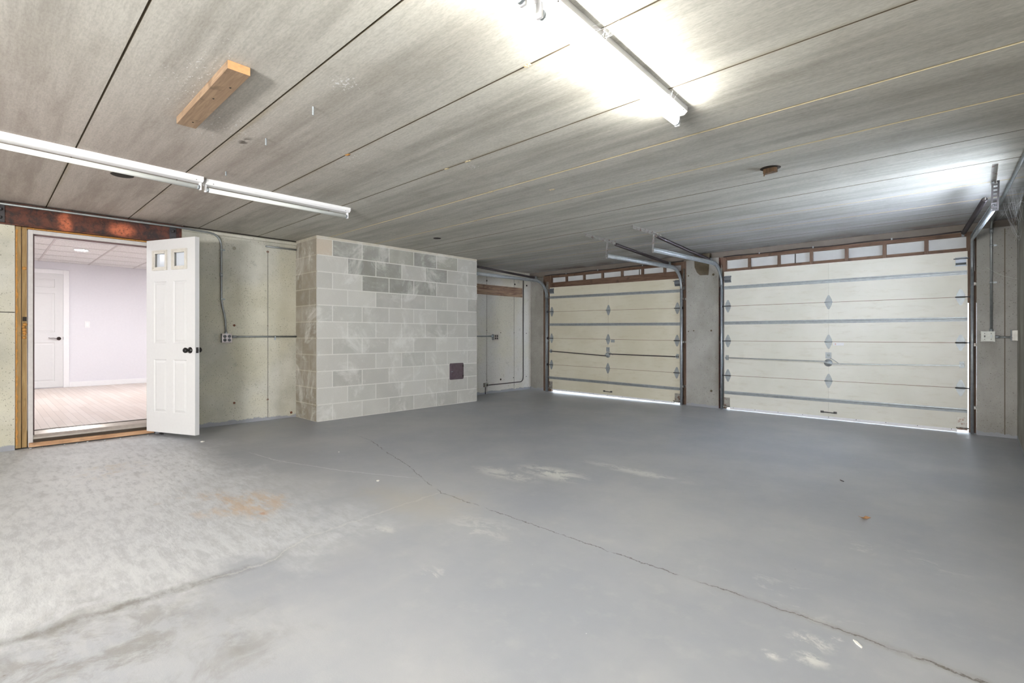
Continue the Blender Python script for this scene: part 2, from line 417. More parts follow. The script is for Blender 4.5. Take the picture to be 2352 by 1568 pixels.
def mat_planks():
    m = Mat('oak_strip_floor', 0.35); p = m.pos(); X, Y, Z = m.xyz()
    row = m.math('FLOOR', m.math('DIVIDE', m.math('SUBTRACT', Y, 0.335), 0.0635))
    wn = m.N('ShaderNodeTexWhiteNoise', noise_dimensions='1D'); m.L(row, wn.inputs['W'])
    xs = m.math('ADD', m.math('DIVIDE', X, 0.9), m.math('MULTIPLY', wn.outputs['Value'], 5))
    cell = m.math('FLOOR', xs)
    w2 = m.N('ShaderNodeTexWhiteNoise', noise_dimensions='2D'); m.L(m.vec(row, cell), w2.inputs['Vector'])
    g = m.noise(m.scale(p, (2, 50, 1)), 2.0, 5, 0.6, 0.8)
    col = m.mix(w2.outputs['Value'], (200, 186, 177), (214, 203, 196))
    col = m.mix(m.math('MULTIPLY', g, 0.4), col, (186, 164, 150))
    fy = m.math('FRACT', m.math('DIVIDE', m.math('SUBTRACT', Y, 0.335), 0.0635)); fx = m.math('FRACT', xs)
    seam = m.math('MAXIMUM', m.step(fy, 0.05, 0.01), m.step(fx, 0.006, 0.001))
    col = m.mix(m.math('MULTIPLY', seam, 0.8), col, (80, 52, 38))
    m.color(col); return m.m

def mat_tile():
    m = Mat('acoustic_tile', 0.9); p = m.pos()
    n = m.step(m.noise(p, 60, 3, 0.7), 0.45, 0.62)
    m.color(m.mix(n, (208, 207, 208), (230, 229, 230))); return m.m

def mat_emit(name, c, st, cam_c=None):
    m = Mat(name); m.b.inputs['Emission Color'].default_value = s2l(c); m.b.inputs['Emission Strength'].default_value = st
    m.color(c); return m.m

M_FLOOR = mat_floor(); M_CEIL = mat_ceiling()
M_WALL = mat_cast('cast_concrete_left', (174, 172, 160), (200, 198, 188), yellow=0.36)
M_PIER = mat_cast('cast_concrete_front', (150, 148, 143), (168, 166, 161), pit=(96, 92, 86), dirt=0.22)
M_RIGHTW = mat_cast('cast_concrete_right', (138, 135, 126), (158, 155, 146), pit=(88, 84, 76), dirt=0.5)
M_BLOCK = mat_block()
M_GROOVE = plain('dark_joint_filler', (92, 82, 66), 0.9)  # own dark colour of uncaulked ceiling joints and pier tie holes
M_CAULK = plain('yellowed_joint_caulk', (196, 182, 148), 0.7)
M_STUD = mat_wood('weathered_red_brown_lumber', (84, 66, 55), (116, 95, 80), 'z')
M_STUDX = mat_wood('weathered_red_brown_lumber_plate', (84, 63, 50), (114, 90, 74), 'x')
M_PINE = mat_wood('yellowed_pine', (134, 108, 70), (160, 134, 92), 'z')
M_PINEY = mat_wood('sill_pine', (166, 126, 94), (196, 160, 126), 'y')
M_CEILWOOD = mat_wood('ceiling_block_lumber', (138, 114, 92), (164, 138, 112), 'x')
M_ENDGRAIN = plain('fresh_cut_end_grain', (182, 136, 92), 0.7, var=0.2, sc=60)
M_FOAM = plain('expanding_foam', (176, 126, 62), 0.8, var=0.25, sc=50)
M_OLDWOOD = mat_wood('stained_nailer_board', (92, 64, 50), (164, 140, 116), 'y', sc=0.5)
M_RUST = mat_rust_beam()
M_GALV = mat_galv('galvanised_steel'); M_GALVR = mat_galv('galvanised_steel_rusting', (168, 166, 160), 0.5, 0.6, 0.8)
M_CONDUIT = mat_galv('steel_conduit', (142, 146, 146), 0.45, 0.6)
M_DARKPIPE = plain('dark_oiled_steel', (66, 60, 62), 0.45, 0.5)
M_RAW = plain('raw_dark_steel', (74, 72, 74), 0.5, 0.5)
M_CREAM = mat_door_panel('cream_door_panel', (200, 194, 174), (212, 207, 190), (188, 179, 152))
M_CREAMW = mat_door_panel('pale_cream_door_panel', (210, 208, 198), (224, 222, 214), (196, 190, 174))
M_SEAM = plain('brown_seam_grime', (122, 100, 78), 0.8)
M_WHITE = plain('white_enamel', (238, 238, 240), 0.35, var=0.02)
M_TRIMW = plain('white_trim_paint', (232, 232, 234), 0.4, var=0.02)
M_DOORW = plain('white_door_paint', (216, 216, 217), 0.42, var=0.02)
M_JAMB = plain('grey_white_primed_jamb', (196, 192, 190), 0.5, var=0.08)
M_VINYL = plain('white_vinyl_seal', (228, 228, 232), 0.45, var=0.06)
M_BOARD = plain('white_backing_board', (206, 208, 210), 0.7, var=0.08, sc=6)
M_BLACK = plain('black_metal', (34, 32, 32), 0.35, 0.4)
M_BRONZE = plain('oil_rubbed_bronze', (60, 50, 48), 0.35, 0.6)
M_PLASTIC = plain('black_receptacle', (24, 24, 26), 0.4)
M_HOLE = plain('dark_recess', (44, 38, 32), 0.9)
M_RUSTDOT = plain('rusty_plug', (112, 70, 52), 0.8)
M_VENT = mat_galv('brown_cast_iron', (118, 104, 112), 0.28, 0.7)
M_BEDROOM = plain('pale_lilac_wall', (221, 220, 226), 0.7, var=0.02)
M_PLANK = mat_planks(); M_TILE = mat_tile()
M_TBAR = plain('shadow_grey_ceiling_grid', (188, 182, 184), 0.5, var=0.02)  # white bars greyed to paint in the thin shadow lines
M_ALU = plain('aluminium_sill', (196, 188, 180), 0.3, 0.6)
M_DARKGAP = plain('dark_rubber', (58, 46, 34), 0.8)
M_GLASSW = plain('pale_reflection_pane', (214, 220, 230), 0.12, var=0.02)  # clear panes; the bright room's reflection is put into the pale colour
M_ASPHALT = plain('pale_driveway', (170, 168, 164), 0.9)
M_CHIP = plain('white_plaster_chip', (236, 234, 228), 0.8)
M_LEAF = plain('dry_leaf', (150, 112, 74), 0.7, var=0.4, sc=80)
M_WEB = plain('dusty_web', (226, 228, 232), 0.8)
M_TUBEOFF = plain('unlit_tube_glass', (236, 238, 234), 0.2, var=0.01)
M_TUBEON = mat_emit('lit_tube_glass', (255, 253, 246), TUBE_EMIT)
M_CAN = mat_emit('lit_diffuser', (252, 252, 252), CAN_EMIT)

# ================================================================== SETTING
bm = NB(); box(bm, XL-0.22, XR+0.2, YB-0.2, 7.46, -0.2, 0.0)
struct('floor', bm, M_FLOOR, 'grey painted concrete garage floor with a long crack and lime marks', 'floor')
bm = NB(); box(bm, -12, 4, 7.462, 14, -0.25, -0.03)
struct('driveway', bm, M_ASPHALT, 'pale sunlit driveway showing under the garage doors', 'driveway')

# ceiling planks: one slab mesh with V grooves along X at each joint
bm = NB(); prof = [(YB-0.2, H)]; mids = []
for j in JOINTS:
    caulk = any(abs(j-q) < .01 for q in (2.947, 3.579, 6.104, 5.472))
    if caulk: prof += [(j-0.010, H), (j-0.006, H+0.003), (j+0.006, H+0.003), (j+0.010, H)]
    else: prof += [(j-0.0045, H), (j-0.003, H+0.008), (j+0.003, H+0.008), (j+0.0045, H)]
    mids.append((j, caulk))
prof += [(7.46, H)]
lo = [bm.verts.new((XL-0.2, y, z)) for y, z in prof]; hi = [bm.verts.new((XR+0.2, y, z)) for y, z in prof]
for i in range(len(prof)-1):
    f = bm.faces.new([lo[i], hi[i], hi[i+1], lo[i+1]]); c = (prof[i][0]+prof[i+1][0])/2
    for j, ck in mids:
        if abs(c-j) < 0.0105: f.material_index = 2 if ck else 1
a, b = bm.verts.new((XL-0.2, YB-0.2, H+0.2)), bm.verts.new((XR+0.2, YB-0.2, H+0.2))
c, d = bm.verts.new((XL-0.2, 7.46, H+0.2)), bm.verts.new((XR+0.2, 7.46, H+0.2))
bm.faces.new([a, b, d, c]); bm.faces.new([a, lo[0], hi[0], b]); bm.faces.new([c, d, hi[-1], lo[-1]])
bm.faces.new([a, c] + lo[::-1]); bm.faces.new([b] + hi + [d])
ceiling = struct('ceiling', bm, [M_CEIL, M_GROOVE, M_CAULK], 'streaked precast concrete plank ceiling with parallel joints', 'ceiling')
def recess(x, y, r, name='core_hole', parent=None):
    bm = NB(); lathe(bm, [(r*1.12, 0.0), (r*1.05, 0.0025), (r, 0.004)], (x, y, H+0.0008), (0, 0, -1), 24)
    return obj(name, bm, M_HOLE, parent or ceiling)
recess(-4.739, 0.731, 0.066); recess(-4.947, 3.904, 0.045); recess(-3.28, 5.06, 0.035) if False else None

# left wall with the doorway
DY0, DY1, DZ = 0.209, 1.275, 2.065
def rbox(bm, *a): box(bm, *a)
bm = NB()
box(bm, XL-0.2, XL, YB-0.2, DY0, 0, 2.06)
box(bm, XL-0.2, XL, YB-0.2, -0.05, 2.06, H)
box(bm, XL-0.2, XL, DY1, 1.524, 0, 2.05)
box(bm, XL-0.2, XL, 1.524, 7.46, 0, H)
wl = struct('wall_left', bm, M_WALL, 'pale cast concrete wall behind the white door with tie holes', 'wall')
# form seams, a continuous lip along the top, tie holes
for y in (2.431, 6.20, 6.92):
    bm = NB(); box(bm, XL-0.002, XL+0.0022, y-0.004, y+0.004, 0.03, 2.10 if y < 3 else 2.15); obj('form_seam', bm, plain('seam_grey', (132, 130, 120), 0.9) if y == 2.431 else bpy.data.materials['seam_grey'], wl)
bm = NB(); box(bm, XL-0.002, XL+0.002, YB, DY0, 1.258, 1.265); obj('form_seam', bm, M_HOLE, wl)
bm = NB(); prism(bm, [(XL, 2.205), (XL+0.018, 2.212), (XL+0.018, 2.240), (XL+0.004, 2.252), (XL, 2.252)], 'y', 1.53, BY0)
obj('concrete_lip', bm, M_WALL, wl)
bm = NB(); box(bm, XL, XL+0.004, 1.53, BY0, 2.2525, H); obj('bearing_gap', bm, M_HOLE, wl)
def tie(y, z, r=0.013, m=None, x=XL):
    bm = NB(); lathe(bm, [(r, 0), (r*0.95, 0.003), (r*0.55, 0.0015)], (x, y, z), (1, 0, 0), 14); obj('tie_hole', bm, m or M_RUSTDOT, wl)
for y, z, r in ((2.05, 1.169, .014), (2.05, 0.25, .014), (2.431, 2.088, .014), (2.431, 1.169, .007), (2.431, 0.256, .012), (2.72, 0.061, .016)): tie(y, z, r)
bm = NB(); lathe(bm, [(.02, 0), (.019, .0015), (.017, .0015), (.016, .0008)], (XL, 2.05, 2.082), (1, 0, 0), 16); obj('tie_hole', bm, plain('patched_plug', (150, 147, 134), .9), wl)
for y, z in ((6.2, 2.03), (6.94, 2.02), (7.28, 2.02), (6.2, .246), (6.556, .238), (6.90, .25), (7.27, .25), (6.556, 1.10), (6.92, 1.10), (7.27, 1.09), (6.2, 1.14)):
    tie(y, z, 0.018 if z > 1.5 or y == 6.556 and z < 1 else 0.009, M_HOLE)

# block wall boxed out of the left wall (real blocks, mortar set back)
def block_wall():
    bm = NB(); lay = bm.loops.layers.float_color.new('tint')
    C = 0.2032; G = 0.0065
    def paint(vs_faces, c):
        col = s2l(c)
        for f in vs_faces:
            for l in f.loops: l[lay] = col
    def addbox(x0, x1, y0, y1, z0, z1, c):
        n = len(bm.faces); box(bm, x0, x1, y0, y1, z0, z1); bm.faces.ensure_lookup_table(); paint([bm.faces[i] for i in range(n, len(bm.faces))], c)
    D = 0.0016
    addbox(XL+0.001, BX-0.02, BY0+D, BY1-D, 0, H-0.001, (176, 168, 152))    # mortar of the returns, shade put into its tint
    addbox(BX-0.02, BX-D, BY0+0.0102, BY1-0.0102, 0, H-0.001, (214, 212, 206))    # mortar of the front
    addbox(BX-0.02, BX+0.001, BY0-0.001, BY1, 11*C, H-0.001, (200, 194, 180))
    dark = {(0, 1): 0, (0, 2): 0, (0, 3): 1, (0, 4): 0, (0, 5): 1, (1, 1): 0, (1, 2): 0, (1, 4): 0, (2, 2): 0, (2, 3): 0, (2, 4): 0, (4, 0): 2, (4, 1): 2, (5, 1): 2, (4, 5): 2, (3, 4): 2, (6, 1): 2, (7, 3): 2, (9, 1): 2}
    rnd = random.Random(3)
    for r in range(11):               # r = 0 is the top course
        z0 = (10-r)*C + G; z1 = (11-r)*C - G
        half = (r % 2 == 0)
        ys = [0]
        w = C if half else 2*C
        while ys[-1] + w < BY1-BY0-0.02: ys.append(ys[-1]+w); w = 2*C
        ys.append(BY1-BY0)
        for k in range(len(ys)-1):
            t = dark.get((r, k))
            if t == 0: c = (138+rnd.randint(-6, 6),)*3; c = (c[0]+10, c[0]+9, c[0]+2)
            elif t == 1: c = (164, 162, 152)
            elif t == 2: v = 184+rnd.randint(-3, 3); c = (v, v-1, v-7)
            else: v = 188+rnd.randint(-12, 12); c = (v, v-2, v-8)
            if r == 0 and k == 0: c = (196, 184, 168)
            addbox(BX-0.01, BX, BY0+ys[k]+(G if k else 0), BY0+ys[k+1]-(G if k < len(ys)-2 else 0), z0, z1, c)
        # return face towards the camera side (facing -Y), its shade put into the tint
        W = BX-XL; xs = [0, 2*C if half else C, W]
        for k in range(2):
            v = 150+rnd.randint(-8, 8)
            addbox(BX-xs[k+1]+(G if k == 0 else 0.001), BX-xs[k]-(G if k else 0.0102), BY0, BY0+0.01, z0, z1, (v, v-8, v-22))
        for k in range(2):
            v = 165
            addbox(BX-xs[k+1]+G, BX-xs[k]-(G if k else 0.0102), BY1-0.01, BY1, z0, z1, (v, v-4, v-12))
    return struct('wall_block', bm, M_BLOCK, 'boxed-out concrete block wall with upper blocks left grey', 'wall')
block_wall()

# front wall: piers and the band above the doors
PL, PM0, PM1, PR = -6.03, -3.205, -2.722, -0.018
LAPY = 7.31
bm = NB()
box(bm, XL, PL, 7.40, 7.46, 0, 2.17)
box(bm, PM0, PM1, 7.24, 7.46, 0, 2.17)
box(bm, PR, XR, 7.20, 7.46, 0, 2.17)
wf = struct('wall_front', bm, [M_PIER], 'concrete front wall with piers between and beside the garage doors', 'wall')
bm = NB(); box(bm, XL, XR, YF, 7.46, 2.17, H); struct('trim_7', bm, plain('stained_lintel_concrete', (118, 110, 102), .85, var=.16, sc=5), 'grey-brown stained lintel band between door framing and ceiling', 'lintel')
for x, z, r in ((-3.17, 1.94, .010), (-2.80, 1.93, .017), (-2.83, 1.12, .013), (-2.83, .245, .015), (-3.17, 1.11, .009), (-3.09, 1.12, .010)):
    bm = NB(); lathe(bm, [(r, 0), (r*0.9, 0.003), (r*0.5, 0.001)], (x, 7.24, z), (0, -1, 0), 14); obj('tie_hole', bm, M_GROOVE, wf)
for x in (0.195,):
    bm = NB(); box(bm, x-0.004, x+0.004, 7.198, 7.201, 0.03, 2.15); obj('form_seam', bm, plain('seam_stain', (104, 96, 84), .9), wf)
# beam pocket broken out at the head of the middle pier
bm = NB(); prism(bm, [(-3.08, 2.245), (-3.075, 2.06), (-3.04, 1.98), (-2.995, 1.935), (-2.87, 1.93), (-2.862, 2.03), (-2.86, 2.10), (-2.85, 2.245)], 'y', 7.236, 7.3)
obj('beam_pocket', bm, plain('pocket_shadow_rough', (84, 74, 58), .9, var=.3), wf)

# right wall with a side window (off to the right of the frame)
WY0, WY1, WZ0, WZ1 = 4.60, 5.90, 1.25, 2.0
bm = NB()
box(bm, XR, XR+0.2, YB-0.2, WY0, 0, H); box(bm, XR, XR+0.2, WY1, 7.46, 0, H)
box(bm, XR, XR+0.2, WY0, WY1, 0, WZ0); box(bm, XR, XR+0.2, WY0, WY1, WZ1, H)
struct('wall_right', bm, M_RIGHTW, 'stained concrete wall at the right edge behind the cobweb', 'wall')
wn = thing('window_1', 'side window in the right concrete wall', 'window', (XR+0.08, (WY0+WY1)/2, WZ0), kind='structure')
hw = (WY1-WY0)/2; hz = WZ1-WZ0
bm = NB(); f_ = 0.05
box(bm, 0, .06, -hw, hw, 0, f_); box(bm, 0, .06, -hw, hw, hz-f_, hz); box(bm, 0, .06, -hw, -hw+f_, f_, hz-f_); box(bm, 0, .06, hw-f_, hw, f_, hz-f_); box(bm, 0.01, .05, -.02, .02, f_, hz-f_)
obj('window_frame', bm, M_TRIMW, wn)
gm = Mat('window_glass', 0.02); gm.b.inputs['Transmission Weight'].default_value = 1.0; gm.b.inputs['IOR'].default_value = 1.01; gm.color((250, 252, 255))
bm = NB(); box(bm, 0.028, .032, -hw+f_, -.02, f_, hz-f_); box(bm, 0.028, .032, .02, hw-f_, f_, hz-f_); obj('glass_pane', bm, gm.m, wn)
# rear wall
bm = NB(); box(bm, XL, XR, YB-0.2, YB, 0, H)
struct('wall_rear', bm, M_PIER, 'concrete rear wall behind the camera', 'wall')

# ------------------------------------------------------------------ room beyond the doorway
XD = XL-0.2; IY0, IY1 = -2.6, 4.6
bm = NB(); box(bm, XI, XL-0.13, IY0, IY1, ZF-0.05, ZF)
struct('floor_interior', bm, M_PLANK, 'pinkish oak strip floor of the room through the doorway', 'floor')
bm = NB(); box(bm, XI-0.1, XI, IY0, IY1, ZF, ZC); struct('wall_interior_far', bm, M_BEDROOM, 'pale lilac far wall of the room through the doorway', 'wall')
bm = NB(); box(bm, XI, XD, IY0-0.1, IY0, ZF, ZC); struct('wall_interior_left', bm, M_BEDROOM, 'hidden left wall of the room through the doorway', 'wall')
bm = NB(); box(bm, XI, XD, IY1, IY1+0.1, ZF, ZC); struct('wall_interior_right', bm, M_BEDROOM, 'hidden right wall of the room through the doorway', 'wall')
bm = NB()
box(bm, XD-0.02, XD, IY0, DY0, ZF, ZC); box(bm, XD-0.02, XD, DY1, IY1, ZF, ZC); box(bm, XD-0.02, XD, DY0, DY1, 2.075, ZC)
struct('wall_interior_near', bm, M_BEDROOM, 'lilac near wall around the inner side of the doorway', 'wall')
# suspended ceiling: tiles and grid bars
bm = NB(); box(bm, XI, XD, IY0, IY1, ZC, ZC+0.02)
ci = struct('ceiling_interior', bm, M_TILE, 'white speckled drop ceiling of the room through the doorway', 'ceiling')
bm = NB()
y = 0.667-0.65*5
while y < IY1: box(bm, XI, XD, y-0.012, y+0.012, ZC-0.005, ZC); y += 0.65
x = XI+0.35
gx = []
while x < XD: box(bm, x-0.006, x+0.006, IY0, IY1, ZC-0.003, ZC); x += 0.61
obj('ceiling_grid', bm, M_TBAR, ci)
bm = NB(); box(bm, XI, XI+0.014, 1.055, IY1, ZF, ZF+0.09)
struct('baseboard_interior', bm, M_TRIMW, 'white baseboard along the foot of the lilac wall', 'baseboard', 0.003)
bm = NB(); box(bm, XI, XI+0.02, .977, 1.055, ZF, 2.19); box(bm, XI, XI+0.02, -.05, .977, 2.115, 2.19); box(bm, XI, XI+.02, -.05, .02, ZF, 2.115)
struct('trim_1', bm, M_TRIMW, 'white casing around the far inner door', 'door casing', 0.004)

def raised_panel(bm, x0, x1, z0, z1, y, s, depth=0.008):
    """moulded panel: groove ring + raised field on plane y facing s*(-Y)"""
    def ring(i, d): return [bm.verts.new((a, y + s*d, b)) for a, b in ((x0+i, z0+i), (x1-i, z0+i), (x1-i, z1-i), (x0+i, z1-i))]
    rs = [ring(0, 0), ring(0.008, depth), ring(0.014, depth), ring(0.036, 0.002)]
    for a, b in zip(rs, rs[1:]):
        for k in range(4): bm.faces.new([a[k], a[(k+1) % 4], b[(k+1) % 4], b[k]])
    bm.faces.new(rs[-1])
def face_with_holes(bm, W, Hh, y, holes):
    """a grid face W x H at plane y with rectangular holes (x0,x1,z0,z1)"""
    xs = sorted({0, W} | {h[0] for h in holes} | {h[1] for h in holes}); zs = sorted({0, Hh} | {h[2] for h in holes} | {h[3] for h in holes})
    V = {}
    def v(a, b):
        if (a, b) not in V: V[(a, b)] = bm.verts.new((a, y, b))
        return V[(a, b)]
    for i in range(len(xs)-1):
        for j in range(len(zs)-1):
            cx, cz = (xs[i]+xs[i+1])/2, (zs[j]+zs[j+1])/2
            if any(h[0] < cx < h[1] and h[2] < cz < h[3] for h in holes): continue
            bm.faces.new([v(xs[i], zs[j]), v(xs[i+1], zs[j]), v(xs[i+1], zs[j+1]), v(xs[i], zs[j+1])])
def slab_edges(bm, W, Hh, T):
    c = [(0, 0), (W, 0), (W, Hh), (0, Hh)]
    A = [bm.verts.new((x, 0, z)) for x, z in c]; B = [bm.verts.new((x, T, z)) for x, z in c]
    for k in range(4): bm.faces.new([A[k], A[(k+1) % 4], B[(k+1) % 4], B[k]])

# far inner door (seen closed on the lilac wall)
d2 = thing('door_2', 'closed white panelled door with bronze lever on the lilac wall', 'door', (XI+0.012, 0.02, ZF+0.015), (0, 0, R(90)), kind='structure')
W2, H2, T2 = 0.955, 1.96, 0.011
P2 = [(.12, .42, .10, .77), (.55, .85, .10, .77), (.12, .42, .95, 1.62), (.55, .85, .95, 1.62), (.12, .42, 1.72, 1.87), (.55, .85, 1.72, 1.87)]
bm = NB(); slab_edges(bm, W2, H2, T2); face_with_holes(bm, W2, H2, 0, P2)
for h_ in P2: raised_panel(bm, h_[0], h_[1], h_[2], h_[3], 0, 1, 0.006)
obj('door_leaf', bm, M_DOORW, d2)
bm = NB(); lathe(bm, [(.026, 0), (.03, .004), (.024, .009), (.012, .012), (.011, .035), (0.004, .04)], (.90, 0, .84), (0, -1, 0), 20)
sweep(bm, [(.90, -.034, .84), (.87, -.036, .842), (.83, -.034, .850), (.79, -.032, .848), (.765, -.030, .853)], [(-.009, -.004), (.009, -.004), (.009, .004), (-.009, .004)])
obj('lever_handle', bm, M_BRONZE, d2)
bm = NB(); box(bm, .952, .960, -.004, 0, .82, .87); obj('strike_plate', bm, M_BRONZE, d2)

sw = thing('light_switch', 'white rocker light switch on the lilac wall', 'light switch', (XI, 1.30, 1.245))
bm = NB(); box(bm, 0, .006, -.036, .036, -.058, .058); obj('cover_plate', bm, M_TRIMW, sw, 0.002)
bm = NB(); box(bm, .006, .010, -.016, .016, -.033, .033); obj('rocker', bm, M_WHITE, sw, 0.001)

def can_light(x, y, label):
    t = thing('recessed_light', label, 'ceiling light', (x, y, ZC-.003), group='recessed lights of the room beyond')
    bm = NB(); lathe(bm, [(.092, 0), (.09, .006), (.078, .008)], (0, 0, 0), (0, 0, -1), 28); obj('trim_ring', bm, M_WHITE, t)
    bm = NB(); lathe(bm, [(.076, .006), (.072, .0095), (.03, .0105)], (0, 0, 0), (0, 0, -1), 28); obj('diffuser', bm, M_CAN, t)
    return t
can_light(-9.69, 1.01, 'glowing round recessed light in the drop ceiling beyond the doorway')
for x, y in ((-8.0, -1.3), (-9.69, 3.2), (-7.9, 3.3), (-9.69, -1.3)):  # unseen cans added to brighten the room beyond
    can_light(x, y, 'round recessed fill light added out of sight in the %s %s corner of the room beyond' % ('near' if x > -9 else 'far', 'left' if y < 0 else 'right'))

# ------------------------------------------------------------------ doorway: lintel, framing, jamb, threshold
t = thing('steel_lintel', 'rusty steel beam with orange primer patches spanning over the doorway', 'steel beam', (XL, 0.8, 2.055))
def loc(bm, o):   # move world-built geometry into a thing's local space
    bmesh.ops.translate(bm, verts=bm.verts[:], vec=-Vector(o)); return bm
O = (XL, 0.8, 2.055)
bm = NB(); prism(bm, [(XL-.04, 2.068), (XL-.034, 2.068), (XL-.034, 2.24), (XL-.04, 2.24)], 'y', -1.2, 1.524); obj('web', loc(bm, O), M_RUST, t)
bm = NB(); box(bm, XL-.1, XL+.028, -1.2, 1.524, 2.055, 2.067); obj('bottom_flange', loc(bm, O), M_RUST, t, 0.002)
bm = NB(); box(bm, XL-.1, XL+.030, -1.2, 1.524, 2.243, 2.256); obj('top_flange', loc(bm, O), M_RUST, t, 0.002)
for yy in (1.44, 0.115):
    bm = NB(); box(bm, XL-.034, XL-.026, yy-.03, yy+.03, 2.08, 2.235)
    for zz in (2.12, 2.195): lathe(bm, [(.016, 0), (.016, .012), (.008, .013), (.008, .022)], (XL-.026, yy, zz), (1, 0, 0), 6)
    obj('bolted_clip', loc(bm, O), M_RAW, t)
bm = NB(); box(bm, XL-.2, XL-.041, -1.0, 1.524, 2.06, H); struct('trim_2', bm, M_DARKGAP, 'dark packing behind the steel beam over the doorway', 'packing')

for y0, y1, lab, xo in ((.213, .250, 'pine stud with orange foam smears next to the concrete wall', .0), (.254, .290, 'pine stud with a round knot next to the door jamb', -.012)):
    st = thing('framing_stud', lab, 'wood stud', (XL, (y0+y1)/2, 0.012), group='pine studs at the left of the doorway')
    bm = NB(); box(bm, xo-.09, xo-.004, (y0-y1)/2, (y1-y0)/2, 0, 2.04); obj('stud_body', bm, M_PINE, st, 0.002)
    if xo == 0:
        rr = random.Random(5); bm = NB(); z = .03; left, right = [], []
        while z < 2.03: left.append((-.0175, z)); right.append((-.0175+rr.uniform(.005, .017), z)); z += rr.uniform(.012, .03)
        prism(bm, left + right[::-1], 'x', -.006, -.001); obj('foam_bead', bm, M_FOAM, st)
    else:
        bm = NB(); lathe(bm, [(.017, 0), (.016, .006), (.01, .010)], (-.02, 0, 1.66), (1, 0, 0), 16); obj('knot', bm, M_FOAM, st)
        bm = NB(); rr = random.Random(9)
        for k in range(6):
            q = rr.uniform(.6, 1.15); lathe(bm, [(.006, 0), (.018*q, .006), (.013*q, .013), (.004, .018)], (-.018, rr.uniform(-.007, .008), 1.02+.024*k+rr.uniform(-.005, .005)), (1, 0, rr.uniform(-.5, .5)), 10)
        obj('foam_blob', bm, M_FOAM, st)
        bm = NB(); box(bm, -.017, -.0145, -.012, .016, 1.17, 1.21); obj('gouge', bm, M_HOLE, st)
bm = NB(); box(bm, XL-.11, XL-.02, DY0, DY1, 2.040, 2.053)
for k in range(12):
    w_ = random.uniform(.003, .009); lathe(bm, [(w_*.5, 0), (w_, .003), (w_*.6, .007)], (XL-.02, .29+k*.075+random.uniform(-.04, .04), 2.043), (1, 0, 0), 8)
struct('trim_3', bm, M_FOAM, 'orange foam bead squeezed between steel beam and door frame', 'foam seal')
# frame (jambs + head) with dark weather strip and strike
fr = thing('door_frame', 'grey white exterior door frame standing in the doorway', 'door frame', (XL, .75, .01), kind='structure')
O = (XL, .75, .01)
for (y0, y1) in ((.296, .330), (1.222, 1.262)):
    bm = NB(); box(bm, XL-.13, XL-.008, y0, y1, .01, 2.036); obj('jamb', loc(bm, O), M_JAMB, fr, .002)
bm = NB(); box(bm, XL-.13, XL-.008, .330, 1.222, 2.000, 2.036); obj('head', loc(bm, O), M_JAMB, fr, .002)
bm = NB(); box(bm, XL-.058, XL-.045, .330, .341, .10, 2.0); box(bm, XL-.058, XL-.045, .341, 1.222, 1.986, 2.0); obj('weather_strip', loc(bm, O), plain('brown_weatherstrip', (104, 84, 84), .8), fr)
bm = NB(); box(bm, XL-.13, XL-.058, .330, .337, .10, 2.0); box(bm, XL-.13, XL-.058, .337, 1.222, 1.992, 2.0); obj('stop', loc(bm, O), M_TRIMW, fr)
bm = NB(); box(bm, XL-.040, XL-.012, .329, .3325, .90, .96); obj('strike_plate', loc(bm, O), M_RAW, fr)
# threshold: pine board, dark rubber, aluminium sill
th = thing('threshold', 'pine board and metal sill at the foot of the doorway', 'door sill', (XL, .75, 0), kind='structure'); O = (XL, .75, 0)
bm = NB(); box(bm, XL-.06, XL+.022, .300, 1.262, .012, .050); obj('sill_board', loc(bm, O), M_PINEY, th, .003)
bm = NB(); box(bm, XL-.065, XL-.012, .332, 1.222, .050, .078); obj('rubber_gap', loc(bm, O), M_DARKGAP, th)
bm = NB(); prism(bm, [(XL-.018, .078), (XL-.018, .094), (XL-.05, .118), (XL-.14, .142), (XL-.14, .07)], 'y', .332, 1.222); obj('metal_sill', loc(bm, O), M_ALU, th, .001)
bm = NB(); box(bm, XL-.2, XL-.13, .2, 1.27, 0.0, ZF); struct('trim_4', bm, M_PINEY, 'wood packing under the metal sill', 'packing')

# broken slab edge crumbs in front of the sill
rr = random.Random(21)
for k in range(9):
    x = XL+.03+rr.uniform(0, .05); y = .30+k*.11+rr.uniform(-.03, .03); s_ = rr.uniform(.006, .014)
    bm = NB(); bmesh.ops.create_icosphere(bm, subdivisions=1, radius=s_)
    for v in bm.verts: v.co *= rr.uniform(.7, 1.2); v.co.z *= .5
    bmesh.ops.translate(bm, verts=bm.verts[:], vec=(0, 0, s_*.4))
    o = obj('concrete_crumb', bm, plain('crumb_grey', (176, 178, 180), .9) if k == 0 else bpy.data.materials['crumb_grey'], None, label='small crumb of grey concrete on the floor along the wooden door sill', category='rubble', group='crumbs along the door sill')
    o.location = (x, y, 0)
bm = NB(); box(bm, -.04, .04, -.012, .012, 0, .012); o = obj('shim', bm, M_RAW, None, .002, label='dark flat scrap wedged under the open white door hinge side', category='shim'); o.location = (XL+.09, 1.31, 0)

